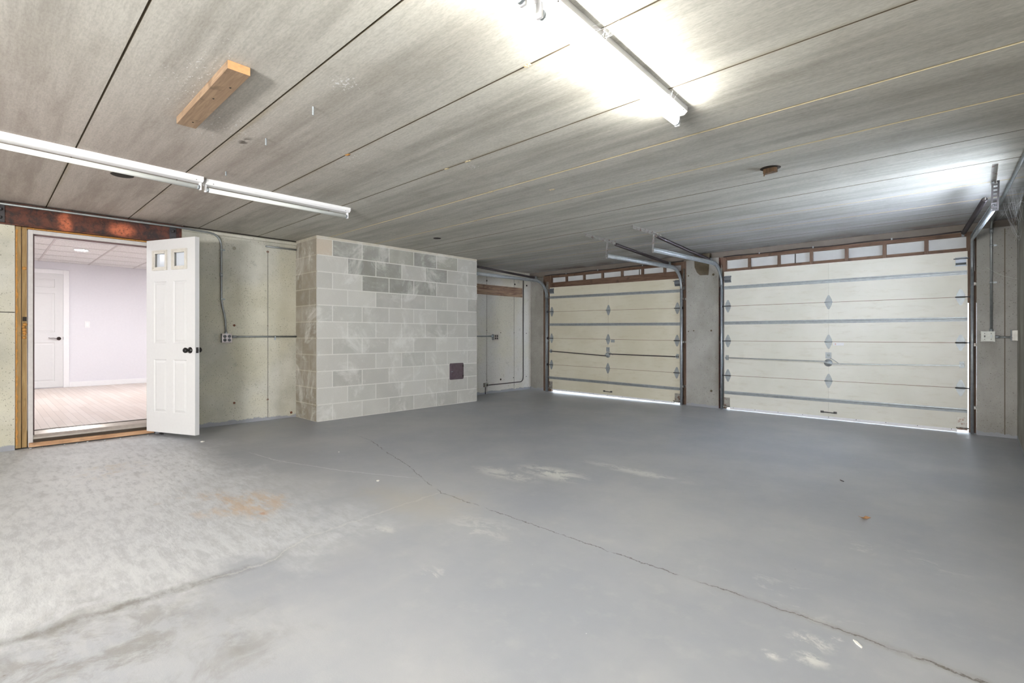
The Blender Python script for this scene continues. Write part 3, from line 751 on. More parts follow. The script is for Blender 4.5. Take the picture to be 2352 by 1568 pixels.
# ------------------------------------------------------------------ the open white door
LW, LH, LT = .713, 2.0, .046
d1 = thing('door_1', 'open white six-panel door with two small panes and black knobs', 'door', (-6.40, 1.192, .044), (0, 0, R(22.8)), kind='structure')
PG = [(.101, .311, 1.685, 1.886), (.388, .60, 1.685, 1.886)]
PP = [(.110, .298, .925, 1.565), (.401, .592, .925, 1.565), (.110, .298, .205, .757), (.401, .592, .205, .757)]
bm = NB(); slab_edges(bm, LW, LH, LT)
face_with_holes(bm, LW, LH, 0, PG+PP); face_with_holes(bm, LW, LH, LT, PG+PP)
for q in PP: raised_panel(bm, *q, 0, 1, .009); raised_panel(bm, *q, LT, -1, .009)
for x0, x1, z0, z1 in PG:   # sides of the glazed openings
    A = [bm.verts.new((a, 0, b)) for a, b in ((x0, z0), (x1, z0), (x1, z1), (x0, z1))]; B = [bm.verts.new((a, LT, b)) for a, b in ((x0, z0), (x1, z0), (x1, z1), (x0, z1))]
    for k in range(4): bm.faces.new([A[k], A[(k+1) % 4], B[(k+1) % 4], B[k]])
obj('door_leaf', bm, M_DOORW, d1)
for x0, x1, z0, z1 in PG:
    bm = NB()
    for ys, s in ((0, -1), (LT, 1)):
        w = .032; hgt = .008
        for (a0, a1, b0, b1) in ((x0-.004, x0+w, z0-.004, z1+.004), (x1-w, x1+.004, z0-.004, z1+.004), (x0+w, x1-w, z0-.004, z0+w), (x0+w, x1-w, z1-w, z1+.004)):
            box(bm, a0, a1, min(ys, ys+s*hgt), max(ys, ys+s*hgt), b0, b1)
        w2 = .012
        for (a0, a1, b0, b1) in ((x0-.004, x0+w2, z0-.004, z1+.004), (x1-w2, x1+.004, z0-.004, z1+.004), (x0+w2, x1-w2, z0-.004, z0+w2), (x0+w2, x1-w2, z1-w2, z1+.004)):
            box(bm, a0, a1, min(ys+s*hgt, ys+s*(hgt+.006)), max(ys+s*hgt, ys+s*(hgt+.006)), b0, b1)
    pf = obj('pane_frame', bm, plain('ivory_pane_frame', (214, 210, 202), .45) if x0 < .2 else bpy.data.materials['ivory_pane_frame'], d1, .002)
    bm = NB(); box(bm, x0+.03, x1-.03, LT/2-.003, LT/2+.003, z0+.03, z1-.03); obj('pane', bm, M_GLASSW, pf)
for s, y in ((-1, 0), (1, LT)):
    bm = NB(); lathe(bm, [(.031, 0), (.032, .004), (.026, .010), (.014, .014), (.012, .030), (.020, .036), (.027, .048), (.027, .058), (.020, .067), (.008, .071)], (LW-.067, y, .857), (0, s, 0), 24)
    obj('door_knob', bm, M_BLACK, d1)
bm = NB(); box(bm, LW, LW+.0015, .010, .036, .828, .886); box(bm, LW, LW+.010, .015, .031, .845, .870); obj('latch', bm, M_RAW, d1)
for z in (.22, 1.0, 1.78):
    bm = NB(); cyl(bm, (-.006, LT/2, z-.05), (-.006, LT/2, z+.05), .007); obj('hinge', bm, M_GALV, d1)

# ------------------------------------------------------------------ sectional garage doors
DH = (0.478, 0.967, 1.460)
def hinge_bm(x, z):
    bm = NB(); w = .036; hgt = .088
    for s in (1, -1):
        poly = [(x-w, z+s*.008), (x+w, z+s*.008), (x+w, z+s*.026), (x+.011, z+s*hgt*.94), (x+.004, z+s*hgt), (x-.004, z+s*hgt), (x-.011, z+s*hgt*.94), (x-w, z+s*.026)]
        prism(bm, poly, 'y', -.0035, -.0005)
        lathe(bm, [(.0045, 0), (.0045, .003)], (x, -.0035, z+s*hgt*.86), (0, -1, 0), 6)
        lathe(bm, [(.0045, 0), (.0045, .003)], (x, -.0035, z+s*.036), (0, -1, 0), 6)
    cyl(bm, (x-w-.006, -.012, z), (x+w+.006, -.012, z), .009, 10)
    box(bm, x-w, x+w, -.012, -.001, z-.010, z+.010)
    return bm
def garage_door(locn, tilt, W, label, second):
    t = thing('garage_door', label, 'garage door', locn, (0, tilt, 0), group='cream sectional garage doors')
    zs = [0.024] + list(DH) + [1.955 if second else 1.912]
    for k in range(4):
        bm = NB(); T = .044; a, b = zs[k]+.0025, zs[k+1]-.0025
        # two boards with a fine centre joint, tongue along the top
        for x0, x1 in ((0, W/2-.0008), (W/2+.0008, W)):
            box(bm, x0, x1, 0, T, a, b)
        box(bm, .004, W-.004, .004, T-.004, b-.001, b+.0062, 1) if k < 3 else None
        obj('door_section', bm, [M_CREAMW if second else M_CREAM, M_SEAM], t)
    # galvanised stiffeners: hat profile
    for z in (.235, 1.220, 1.722):
        bm = NB(); prism(bm, [(0, z-.022), (-.002, z-.022), (-.003, z-.010), (-.016, z-.009), (-.018, z+.004), (-.014, z+.009), (-.003, z+.010), (-.002, z+.024), (0, z+.024)], 'x', .004, W-.004)
        for x in (.035, W/2, W-.035):
            for dz in (-.017, .019): lathe(bm, [(.0045, 0), (.0045, .004)], (x, -.002, z+dz), (0, -1, 0), 6)
        obj('stiffener', bm, M_GALV, t)
    for z in DH:
        for x in (.055, W/2, W-.055): obj('hinge', hinge_bm(x, z), M_GALV, t)
    # rollers at the edges
    for z in DH:
        for x, s in ((.0, -1), (W, 1)):
            bm = NB(); cyl(bm, (x-s*.10, -.022, z), (x+s*.035, -.022, z), .005, 8); cyl(bm, (x+s*.018, -.022, z), (x+s*.036, -.022, z), .021, 14)
            obj('roller', bm, M_RAW, t)
    # lock rods, cam, handle
    zl = .716; mx = W/2
    bm = NB(); sweep(bm, [(.02, -.02, .730), (mx-.03, -.02, zl+ (.004 if second else -.028))], [(-.008, -.003), (.008, -.003), (.008, .003), (-.008, .003)], side=(0, 0, 1)); obj('lock_rod', bm, M_CONDUIT if second else M_DARKPIPE, t)
    bm = NB(); sweep(bm, [(mx+.03, -.02, zl-(.024 if second else -.006)), (W-.02, -.02, .722)], [(-.008, -.003), (.008, -.003), (.008, .003), (-.008, .003)], side=(0, 0, 1)); obj('lock_rod', bm, M_CONDUIT if second else M_DARKPIPE, t)
    lk = None
    bm = NB(); lathe(bm, [(.046, 0), (.046, .004), (.034, .010), (.022, .022), (.012, .028)], (mx-.004, 0, zl-.012), (0, -1, 0), 18); lk = obj('lock_cam', bm, M_GALV, t)
    bm = NB(); box(bm, mx-.034, mx+.030, -.005, 0, zl+.040, zl+.118); lathe(bm, [(.014, 0), (.012, .012), (.006, .014)], (mx-.002, -.005, zl+.085), (0, -1, 0), 12); obj('latch_plate', bm, M_GALV, lk, .001)
    bm = NB(); tube(bm, [(mx+.02, -.012, zl+.046), (mx+.05, -.016, zl+.03), (mx+.105, -.016, zl-.012)], .004, 8); obj('latch_arm', bm, M_GALV, lk)
    bm = NB(); sweep(bm, [(mx-.045, -.034, zl-.004), (mx+.040, -.034, zl-.022)], [(-.007, -.004), (.007, -.004), (.007, .004), (-.007, .004)]); obj('turn_handle', bm, M_GALV, lk)
    for x in (.045, W-.045):
        bm = NB(); box(bm, x-.020, x+.020, -.004, 0, .695, .765); box(bm, x-.020, x-.008, -.028, -.004, .712, .742); box(bm, x+.004, x+.016, -.028, -.004, .712, .742); obj('rod_guide', bm, M_GALV, t)
    # bottom corner brackets and top roller brackets
    for x0 in (.0, W-.082):
        bm = NB(); box(bm, x0, x0+.082, -.004, 0, .045, .165); box(bm, x0, x0+.082, -.034, -.004, .030, .042)
        for dx, dz in ((.02, .14), (.06, .12), (.03, .08), (.065, .065)): lathe(bm, [(.006, 0), (.006, .005)], (x0+dx, -.004, dz), (0, -1, 0), 6)
        cyl(bm, (x0-.01, -.03, .05), (x0+.092, -.03, .05), .006, 8)
        obj('corner_bracket', bm, M_GALVR, t)
    for x0, s in ((.006, 1), (W-.10, -1)):
        bm = NB(); box(bm, x0, x0+.094, -.003, 0, 1.795, 1.812); box(bm, x0, x0+.094, -.003, 0, 1.872, 1.890)
        prism(bm, [(-.003, 1.808), (-.030, 1.828), (-.030, 1.868), (-.003, 1.876), (-.0005, 1.876), (-.0005, 1.808)], 'x', x0+.004, x0+.090)
        cyl(bm, (x0-.02 if s > 0 else x0-.012, -.034, 1.872), (x0+.114 if s < 0 else x0+.106, -.034, 1.872), .0055, 8)
        obj('top_bracket', bm, plain('grey_zinc', (120, 126, 134), .4, .6) if 'grey_zinc' not in bpy.data.materials else bpy.data.materials['grey_zinc'], t)
    # bottom seal with tacks
    bm = NB(); nseg = 40; rr = random.Random(4 if second else 8); last = None
    top, bot = [], []
    for k in range(nseg+1):
        x = .085 + (W-.17)*k/nseg; zt = .034; zb = .001 if second else .009
        if second: zb = .001 + .002*rr.random()
        else: zb = .006 + .006*rr.random()
        top.append((x, zt)); bot.append((x, zb))
    prism(bm, top + bot[::-1], 'y', -.007, -.001)
    for k in range(9): lathe(bm, [(.0045, 0), (.003, .002)], (.13 + (W-.26)*k/8, -.007, .027), (0, -1, 0), 8, mi=1)
    obj('bottom_seal', bm, [M_VINYL, M_HOLE], t)
    # lift handle
    bm = NB(); hz_ = .088; tube(bm, rounded([(mx-.07, 0, hz_), (mx-.07, -.024, hz_), (mx+.07, -.024, hz_-.004), (mx+.07, 0, hz_-.004)], .012, 4), .0065, 8)
    for x in (mx-.07, mx+.07): box(bm, x-.018, x+.018, -.003, 0, hz_-.014, hz_+.012)
    obj('lift_handle', bm, plain('worn_grey_handle', (92, 92, 92), .5, .4) if 'worn_grey_handle' not in bpy.data.materials else bpy.data.materials['worn_grey_handle'], t)
    if not second:
        bm = NB(); box(bm, mx+.055, mx+.125, -.004, 0, DH[1]-.050, DH[1]-.004); obj('mending_plate', bm, M_GALV, t)
    else:
        bm = NB(); box(bm, mx+.05, mx+.16, -.0012, 0, DH[1]-.045, DH[1]-.012); obj('paper_sticker', bm, M_VINYL, t)
        bm = NB(); lathe(bm, [(.009, 0), (.009, .0008)], (mx+.072, -.0012, DH[1]-.028), (0, -1, 0), 16); obj('sticker_mark', bm, plain('sticker_pink', (226, 188, 180), .6), t)
    return t
garage_door((-5.850, 7.245, .030), R(.62), 2.545, 'left cream sectional garage door next to the corner behind the block wall', False)
garage_door((-2.650, 7.245, .004), 0, 2.562, 'right cream sectional garage door, the nearer and larger looking one', True)

# side jamb boards and stops
for x0, x1, z1, wh in ((PL, -5.835, 2.17, 'left side of the left garage door'), (-3.315, PM0, 2.17, 'right side of the left garage door'), (PM1, -2.640, 2.17, 'left side of the right garage door'), (-.080, PR, 1.40, 'far right side of the right garage door')):
    bm = NB(); box(bm, x0+.001, x1-.001, 7.300, 7.345, 0.002, z1)
    struct('trim_5', bm, M_STUD, 'brown wooden jamb board at the '+wh, 'jamb')
bm = NB(); box(bm, -.092, PR, 7.300, 7.345, 1.402, 2.17); struct('trim_5', bm, M_STUD, 'upper red-brown jamb block at the far right garage door', 'jamb')
# steel edge angles on the middle pier
for x, s in ((PM1, 1), (PM0, -1)):
    bm = NB(); box(bm, min(x, x+s*.004), max(x, x+s*.004), 7.24, 7.30, 0.003, 2.165)
    struct('trim_6', bm, M_RUST, 'rusty steel edge on the %s side of the middle concrete pier' % ('right' if s > 0 else 'left'), 'edge')

# header framing above each door
def header(x0, x1, studs, thick, label, seams):
    t = thing('header_frame', label, 'header framing', ((x0+x1)/2, 7.32, 1.93), kind='structure'); O = ((x0+x1)/2, 7.32, 1.93)
    bm = NB(); box(bm, x0, x1, 7.318, 7.356, 2.128, 2.170); obj('top_plate', loc(bm, O), M_STUDX, t, .002)
    bm = NB(); box(bm, x0, x1, 7.302 if thick else 7.320, 7.356, 1.895 if thick else 1.93, 2.035 if thick else 2.002); obj('bottom_plate', loc(bm, O), M_STUDX, t, .002)
    for x in studs:
        bm = NB(); z0 = 2.036 if thick else 1.931
        box(bm, x-.019, x+.019, 7.320 if thick else 7.303, 7.356 if thick else 7.319, z0, 2.127); obj('cripple_stud', loc(bm, O), M_STUD, t, .002)
    bm = NB(); box(bm, x0, x1, 7.358, 7.40 if x0 < -5 else 7.42, 1.94, 2.168); obj('backing_board', loc(bm, O), M_BOARD, t)
    for x in seams:
        bm = NB(); box(bm, x-.006, x+.006, 7.355, 7.358, 1.99, 2.127); obj('board_seam', loc(bm, O), M_HOLE, t)
header(PL+.002, PM0-.002, (-5.87, -5.506, -5.117, -4.736, -4.352, -3.976, -3.593), True, 'red-brown wooden framing with white panels over the left garage door', (-4.046,))
header(PM1+.006, PR-.002, (-2.659, -2.327, -1.951, -1.572, -1.19, -.813, -.432, -.080), False, 'red-brown wooden framing with white panels over the right garage door', (-1.768,))

# black cable clipped along the head of the doors
for x0, x1, lab in ((-6.05, -3.3, 'thin dark cable clipped above the left garage door'), (-2.70, -.10, 'thin dark cable clipped above the right garage door')):
    t = thing('cable', lab, 'cable', ((x0+x1)/2, 7.36, 2.19)); O = ((x0+x1)/2, 7.36, 2.19)
    n = 16; pts = [(x0+(x1-x0)*k/n, 7.362, 2.186+.006*math.sin(k*1.3)) for k in range(n+1)]
    bm = NB(); tube(bm, pts, .007, 8); obj('cable_sheath', loc(bm, O), M_DARKPIPE, t)
    for k in (3, 7, 12):
        bm = NB(); p = pts[k]; box(bm, p[0]-.008, p[0]+.008, 7.350, 7.369, p[2]-.012, p[2]+.014); obj('clip', loc(bm, O), M_GALV, t)

# ------------------------------------------------------------------ tracks, springs, hangers
def cprof(s):  # C channel opening towards s (along the side vector)
    a, b, th = .026, .013, .002
    P = [(-b, -a), (b, -a), (b, -a+.008), (b-th, -a+.008), (b-th, -a+th), (-b+th, -a+th), (-b+th, a-th), (b-th, a-th), (b-th, a-.008), (b, a-.008), (b, a), (-b, a)]
    return [(u*s, v) for u, v in P]
def track(xw, xe, s, label, yend=5.40):
    """vertical track at X=xw, horizontal part ending at X=xe; s=+1 channel opens to +X"""
    t = thing('door_track', label, 'garage door track', (xw, 7.21, 0), group='galvanised garage door tracks'); O = Vector((xw, 7.21, 0))
    yv, zh, r = 7.222, 2.050, .30
    zv = zh-r
    bm = NB(); sweep(bm, [(0, yv-O.y, 0.003), (0, yv-O.y, zv)], cprof(s), side=(1, 0, 0)); obj('vertical_track', bm, M_GALV, t)
    pts = []
    for k in range(13):
        a = R(90)*k/12; pts.append(((xe-xw)*.02*k/12, yv-O.y - r*(1-math.cos(a)), zv + r*math.sin(a)))
    pts.append((xe-xw, yend-O.y, zh+.004))
    bm = NB(); sweep(bm, pts, cprof(s), side=(1, 0, 0)); obj('horizontal_track', bm, M_GALV, t)
    # jamb brackets
    for z in (.28, .95, 1.6):
        bm = NB(); box(bm, -s*.02-.008, -s*.02+.008, 0.012, .085, z-.015, z+.015); box(bm, min(-s*.02, -s*.055), max(-s*.02, -s*.055), .082, .088, z-.015, z+.015); obj('jamb_bracket', bm, M_GALVR, t)
    # flag bracket at the bend
    bm = NB(); prism(bm, [(-.02, 1.74), (.10, 1.74), (.10, 2.05), (.04, 2.06), (-.02, 1.80)], 'x', -s*.020-.0015, -s*.020+.0015); obj('flag_bracket', bm, M_GALVR, t)
    return t
def hanger(xe, label, y0=4.92, y1=5.60, yh=5.41, s=1, face=None):
    t = thing('track_hanger', label, 'perforated angle hanger', (xe, yh, H), group='perforated hangers under the ceiling'); O = Vector((xe, yh, H))
    def strap(bm, a, b, nrm_axis, w, face=None):
        a, b = Vector(a), Vector(b); d = (b-a); n = max(4, int(d.length/.028)); d.normalize()
        wv = Vector((0, 0, 1)) if abs(d.z) < .5 else Vector((0, 1, 0))
        if face: wv = Vector(face)
        side = d.cross(wv).normalized(); tv = side*.0013
        L = (b-a).length; st = L/n
        # ladder strip: two rails + rungs leave real holes
        for e in (-1, 1):
            o0 = wv*e*(w/2-.006)
            vs = []
            for p in (a, b):
                for q in (-.006, .006):
                    for k in (-1, 1): vs.append(bm.verts.new(p+o0+wv*q+tv*k))
            for idx in ((0,1,3,2),(4,6,7,5),(0,4,5,1),(2,3,7,6),(0,2,6,4),(1,5,7,3)): bm.faces.new([vs[i] for i in idx])
        for i in range(n+1):
            c = a+d*st*min(max(i, .25), n-.25); vs = []
            for p in (-.0075, .0075):
                for q in (-(w/2-.012), (w/2-.012)):
                    for k in (-1, 1): vs.append(bm.verts.new(c+d*p+wv*q+tv*k))
            for idx in ((0,1,3,2),(4,6,7,5),(0,4,5,1),(2,3,7,6),(0,2,6,4),(1,5,7,3)): bm.faces.new([vs[i] for i in idx])
    bm = NB(); strap(bm, (0, y0-yh, -.0185), (0, y1-yh, -.0185), 0, .036); box(bm, -.030, 0, y0-yh, y1-yh, -.003, -.0005); obj('ceiling_angle', bm, M_GALVR, t)
    bm = NB(); strap(bm, (s*.004, 0, -.01), (s*.010, -.01, H*-1+2.020), 0, .046 if face else .036, face); obj('drop_strap', bm, M_RAW if face else M_GALVR, t)
    for z in (-.022, -.205):
        bm = NB(); lathe(bm, [(.009, 0), (.009, .008), (.004, .009), (.004, .02)], (s*.012, 0, z), (s, 0, 0), 6); obj('bolt', bm, M_GALV, t)
    return t
def spring(a, b, label):
    a, b = Vector(a), Vector(b); t = thing('extension_spring', label, 'door spring', tuple((a+b)/2), group='dark extension springs above the tracks'); O = (a+b)/2
    d = (b-a).normalized(); bm = NB(); cyl(bm, a-O, b-O, .017, 14)
    n = int((b-a).length/.016); u, w = frame_of(d)
    # coil texture: raised rings
    for k in range(1, n):
        c = a-O + d*((b-a).length*k/n); lathe(bm, [(.017, -.005), (.0205, 0), (.017, .005)], c, d, 12)
    obj('coil', bm, M_DARKPIPE, t)
    bm = NB(); lathe(bm, [(.018, -.01), (.034, -.010), (.034, -.006), (.026, -.003), (.026, .003), (.034, .006), (.034, .010), (.018, .01)], b-O+d*.045, (1, 0, 0), 20); cyl(bm, b-O, b-O+d*.045, .006, 8); obj('pulley', bm, M_GALV, t)
    bm = NB(); cyl(bm, a-O-d*.03, a-O, .006, 8); lathe(bm, [(.013, -.003), (.013, .003)], a-O-d*.035, (1, 0, 0), 12); obj('eye_bolt', bm, M_GALVR, t)
    return t
track(-5.885, -5.95, 1, 'galvanised track at the left side of the left garage door, partly behind the block wall')
track(-3.268, -3.42, -1, 'galvanised track at the right side of the left garage door')
track(-2.672, -2.785, 1, 'galvanised track at the left side of the right garage door')
track(-.052, .085, -1, 'galvanised track at the far right end of the right garage door')
hanger(-3.42, 'perforated hanger holding the right track of the left garage door', s=-1)
hanger(-2.785, 'perforated hanger holding the left track of the right garage door', s=-1)
hanger(.10, 'perforated hanger near the cobweb in the right corner', s=-1, face=(1, 0, 0))
spring((-3.425, 5.60, 2.225), (-3.345, 6.93, 2.115), 'dark spring beside the right track of the left garage door')
spring((-2.79, 5.50, 2.225), (-2.735, 6.93, 2.105), 'dark spring beside the left track of the right garage door')
spring((-5.95, 5.45, 2.17), (-5.94, 6.93, 2.105), 'dark spring next to the block wall corner')
spring((.035, 5.50, 2.14), (-.115, 6.93, 2.105), 'dark spring beside the far right track')

# ------------------------------------------------------------------ conduits and boxes
def conduit(pts, label, rad=.1, r=.0115, straps=(), couplings=(), mat=None, base=None):
    pts = rounded(pts, rad, 8); O = Vector(base or pts[len(pts)//2])
    t = thing('conduit', label, 'conduit', tuple(O), group=None)
    bm = NB(); tube(bm, [p-O for p in pts], r, 12); obj('pipe', bm, mat or M_CONDUIT, t)
    for p, d, wall in straps:     # p position, d pipe direction ('y','z'), wall normal
        p = Vector(p)-O; bm = NB(); n = Vector(wall); dv = Vector((0, 1, 0)) if d == 'y' else Vector((0, 0, 1)) if d == 'z' else Vector((1, 0, 0))
        side = dv.cross(n).normalized()
        lathe(bm, [(r+.001, -.008), (r+.003, -.008), (r+.003, .008), (r+.001, .008)], p, dv, 14)
        c = p - n*(r-.002) + side*.028
        for q in (c,):
            vs = [bm.verts.new(q + side*a + dv*b + n*e) for e in (-.0005, .004) for b in (-.009, .009) for a in (-.018, .014)]
            for idx in ((0,2,3,1),(4,5,7,6),(0,1,5,4),(2,6,7,3),(0,4,6,2),(1,3,7,5)): bm.faces.new([vs[i] for i in idx])
        obj('strap', bm, M_GALV, t)
    for p, d in couplings:
        p = Vector(p)-O; dv = {'x': Vector((1,0,0)), 'y': Vector((0,1,0)), 'z': Vector((0,0,1))}[d]
        bm = NB(); lathe(bm, [(r+.001, -.022), (r+.0045, -.022), (r+.0045, .022), (r+.001, .022)], p, dv, 14); obj('coupling', bm, M_GALV, t)
    return t
XC = XL+.0165
conduit([(XL+.048, -1.2, 2.232), (XL+.048, 1.50, 2.232), (XC, 1.62, 2.230), (XC, 1.905, 2.222), (XC, 1.909, 1.42), (XC, 1.948, 1.26), (XC, 1.956, 1.062)], 'bent steel conduit coming down the left wall beside the white door',
        .17, straps=(((XC, 1.906, 2.045), 'z', (1, 0, 0)), ((XC, 1.908, 1.472), 'z', (1, 0, 0))), couplings=(((XC, 1.907, 1.755), 'z'), ((XC, 1.956, 1.074), 'z')), base=(XC, 1.9, 1.5))
conduit([(XC, 2.03, 1.035), (XC, 2.79, 1.035)], 'short horizontal conduit from the outlet box to the block wall', straps=(((XC, 2.515, 1.035), 'y', (1, 0, 0)),), couplings=(((XC, 2.045, 1.035), 'y'),))
conduit([(XC, 2.40, 2.150), (XC, 2.79, 2.152)], 'cut off stub of conduit high on the left wall by the block wall')
conduit([(XC, 5.44, 1.035), (XC, 6.33, 1.035)], 'horizontal conduit between the block wall and the far outlet box', couplings=(((XC, 6.31, 1.035), 'y'),))
conduit([(XC-.003, 6.20, .158), (XC-.003, 7.165, .158), (XC-.003, 7.165, 2.15)], 'thin dark conduit bending up the far left wall', .10, r=.008, mat=M_DARKPIPE)
conduit([(XC-.003, 6.155, .13), (XC-.003, 6.155, .002)], 'short dark conduit stub going into the floor by the far left wall', r=.007, mat=M_DARKPIPE)
conduit([(.235, 4.5, 2.252), (.104, 7.165, 2.250), (.095, 7.182, 2.20), (.095, 7.182, 1.085)], 'steel conduit along the ceiling and down the right pier to the switch box', .05,
        straps=(((.095, 7.182, 1.985), 'z', (0, -1, 0)), ((.095, 7.182, 1.60), 'z', (0, -1, 0))), couplings=(((.095, 7.182, 2.14), 'z'), ((.095, 7.182, 1.096), 'z')))
conduit([(.12, 7.182, 1.035), (.262, 7.182, 1.030)], 'short horizontal conduit right of the grey switch box', couplings=(((.135, 7.182, 1.035), 'x'), ((.252, 7.182, 1.031), 'x')))

def quad_outlet(y, z, label, depth=.055):
    t = thing('outlet_box', label, 'electrical outlet', (XL, y, z), group='four-gang outlet boxes on the left wall')
    w = .052
    bm = NB(); box(bm, 0, depth, -w, w, -w, w); obj('box_body', bm, M_GALV, t, .004)
    bm = NB(); box(bm, depth, depth+.004, -w-.001, w+.001, -w-.001, w+.001); obj('cover_plate', bm, plain('nickel_cover', (186, 176, 172), .4, .4) if 'nickel_cover' not in bpy.data.materials else bpy.data.materials['nickel_cover'], t, .002)
    for yy in (-.024, .024):
        for zz in (-.021, .021):
            bm = NB(); lathe(bm, [(.0175, 0), (.0175, .003), (.0165, .004)], (depth+.004, yy, zz), (1, 0, 0), 20)
            s_ = obj('receptacle', bm, M_PLASTIC, t)
            bm = NB(); box(bm, depth+.008, depth+.0086, yy-.007, yy-.005, zz, zz+.008); box(bm, depth+.008, depth+.0086, yy+.005, yy+.007, zz, zz+.008); obj('slot', bm, M_GALV, s_)
    return t
quad_outlet(1.955, 1.018, 'square metal outlet box with four black sockets next to the white door')
quad_outlet(6.38, 1.018, 'far metal outlet box with four black sockets beyond the block wall', .06)
t = thing('junction_box', 'small rusty junction box low on the far left wall', 'junction box', (XL, 6.155, .165))
bm = NB(); box(bm, 0, .045, -.04, .04, -.035, .035); obj('box_body', bm, M_GALVR, t, .002)
bm = NB(); lathe(bm, [(.016, 0), (.014, .006)], (.045, .012, 0), (1, 0, 0), 12); obj('knockout', bm, M_HOLE, t)
# switch box on the right pier
t = thing('switch_box', 'grey metal switch box on the right concrete pier under the conduit', 'light switch', (.070, 7.20, 1.040))
bm = NB(); box(bm, -.050, .050, -.05, 0, -.050, .050); obj('box_body', bm, M_GALV, t, .003)
bm = NB(); P = [(-.042, -.052), (.042, -.052), (.052, -.042), (.052, .042), (.042, .052), (-.042, .052), (-.052, .042), (-.052, -.042)]
prism(bm, P, 'y', -.054, -.050)
for a in (-.047, .047):
    for b in (-.047, .047): lathe(bm, [(.009, 0), (.009, .004)], (a, -.051, b), (0, -1, 0), 12)
cp = obj('cover_plate', bm, plain('pale_steel_cover', (156, 158, 152), .45, .3), t)
bm = NB(); box(bm, -.030, -.020, -.0560, -.054, -.010, .010); obj('switch_slot', bm, M_PLASTIC, cp)
bm = NB(); box(bm, .018, .030, -.058, -.054, -.012, .012); obj('toggle', bm, M_GALV, cp, .001)
for a in (-.025, .024):
    for b in (-.030, .030):
        bm = NB(); lathe(bm, [(.0035, 0), (.003, .0015)], (a, -.054, b), (0, -1, 0), 8); obj('cover_screw', bm, M_HOLE, cp)
t = thing('junction_box', 'metal junction box on the right wall at the picture edge', 'junction box', (XR, 7.09, 1.05))
bm = NB(); box(bm, -.045, 0, -.06, .06, -.055, .055); obj('box_body', bm, M_GALVR, t, .004)
bm = NB(); box(bm, -.050, -.045, -.063, .063, -.058, .058); obj('cover_plate', bm, M_GALV, t, .002)

# nailer board in the far left wall
bm = NB(); box(bm, 0, .006, -.62, .62, -.09, .09); o = obj('nailer_board', bm, M_OLDWOOD, None, .001, label='stained wooden nailer board set in the far left wall', category='wood board'); o.location = (XL-.003, 6.535, 1.870)
# cleanout door in the block wall
t = thing('cleanout_door', 'small brown iron chimney cleanout door low in the block wall', 'hatch', (BX, 4.993, .50))
def rrect(w, h_, r, n=5):
    P = []
    for cx, cy, a0 in ((w-r, h_-r, 0), (-w+r, h_-r, 90), (-w+r, -h_+r, 180), (w-r, -h_+r, 270)):
        for k in range(n+1): a = R(a0+90*k/n); P.append((cx+r*math.cos(a), cy+r*math.sin(a)))
    return P
bm = NB(); prism(bm, rrect(.138, .125, .02), 'x', 0, .008); obj('frame', bm, M_VENT, t, .002)
bm = NB(); prism(bm, rrect(.112, .102, .014), 'x', .008, .020); fl = obj('door_flap', bm, M_VENT, t, .004)
bm = NB(); box(bm, .020, .026, -.118, -.092, -.006, .004); lathe(bm, [(.006, 0), (.005, .01)], (.020, -.100, 0), (1, 0, 0), 10); obj('catch', bm, M_GALV, fl)
for z in (.078, -.078):
    bm = NB(); cyl(bm, (.018, .118, z-.014), (.018, .118, z+.014), .007, 8); obj('hinge', bm, M_BLACK, t)

# ------------------------------------------------------------------ ceiling things
def strip_light(locn, rz, lit, label, kindlabel='fluorescent strip lights under the ceiling'):
    t = thing('strip_light', label, 'fluorescent light', locn, (0, 0, rz), group=kindlabel)
    Lh = .61
    bm = NB(); prism(bm, [(-.054, 0), (.054, 0), (.054, -.026), (.036, -.040), (-.036, -.040), (-.054, -.026)], 'y', -Lh, Lh); obj('housing', bm, M_WHITE, t, .001)
    for s in (-1, 1):
        bm = NB(); box(bm, -.013, .013, min(s*Lh, s*(Lh-.014)), max(s*Lh, s*(Lh-.014)), -.094, -.038); obj('lamp_holder', bm, M_TRIMW, t, .003)
        bm = NB(); lathe(bm, [(.003, 0), (.003, .001)], (.050, s*(Lh-.05), -.032), (1, 0, -.7), 8); obj('screw', bm, M_HOLE, t)
    bm = NB(); cyl(bm, (0, -Lh+.030, -.074), (0, Lh-.030, -.074), .0175, 20); tb = obj('tube', bm, M_TUBEON if lit else M_TUBEOFF, t)
    for s in (-1, 1):
        bm = NB(); cyl(bm, (0, s*(Lh-.014), -.074), (0, s*(Lh-.032), -.074), .0172, 20); obj('end_cap', bm, M_GALV, tb)
    return t
strip_light((-4.337, .555, H), R(4.7), False, 'unlit white strip light at the left edge, nearer of the two in line')
strip_light((-4.425, 1.803, H), R(.4), False, 'unlit white strip light above the white door, farther of the two in line')
strip_light((-1.158, 1.955, H), R(2.2), True, 'lit fluorescent strip light glaring at the top of the picture')
strip_light((-1.11, .66, H), R(2.2), True, 'strip light above the camera, lit to add fill, in line with the glaring one')  # lit as extra fill for the middle of the garage
strip_light((-1.0, -1.9, H), 0, True, 'added strip light behind the camera, lit for fill')  # unseen fixture added as fill

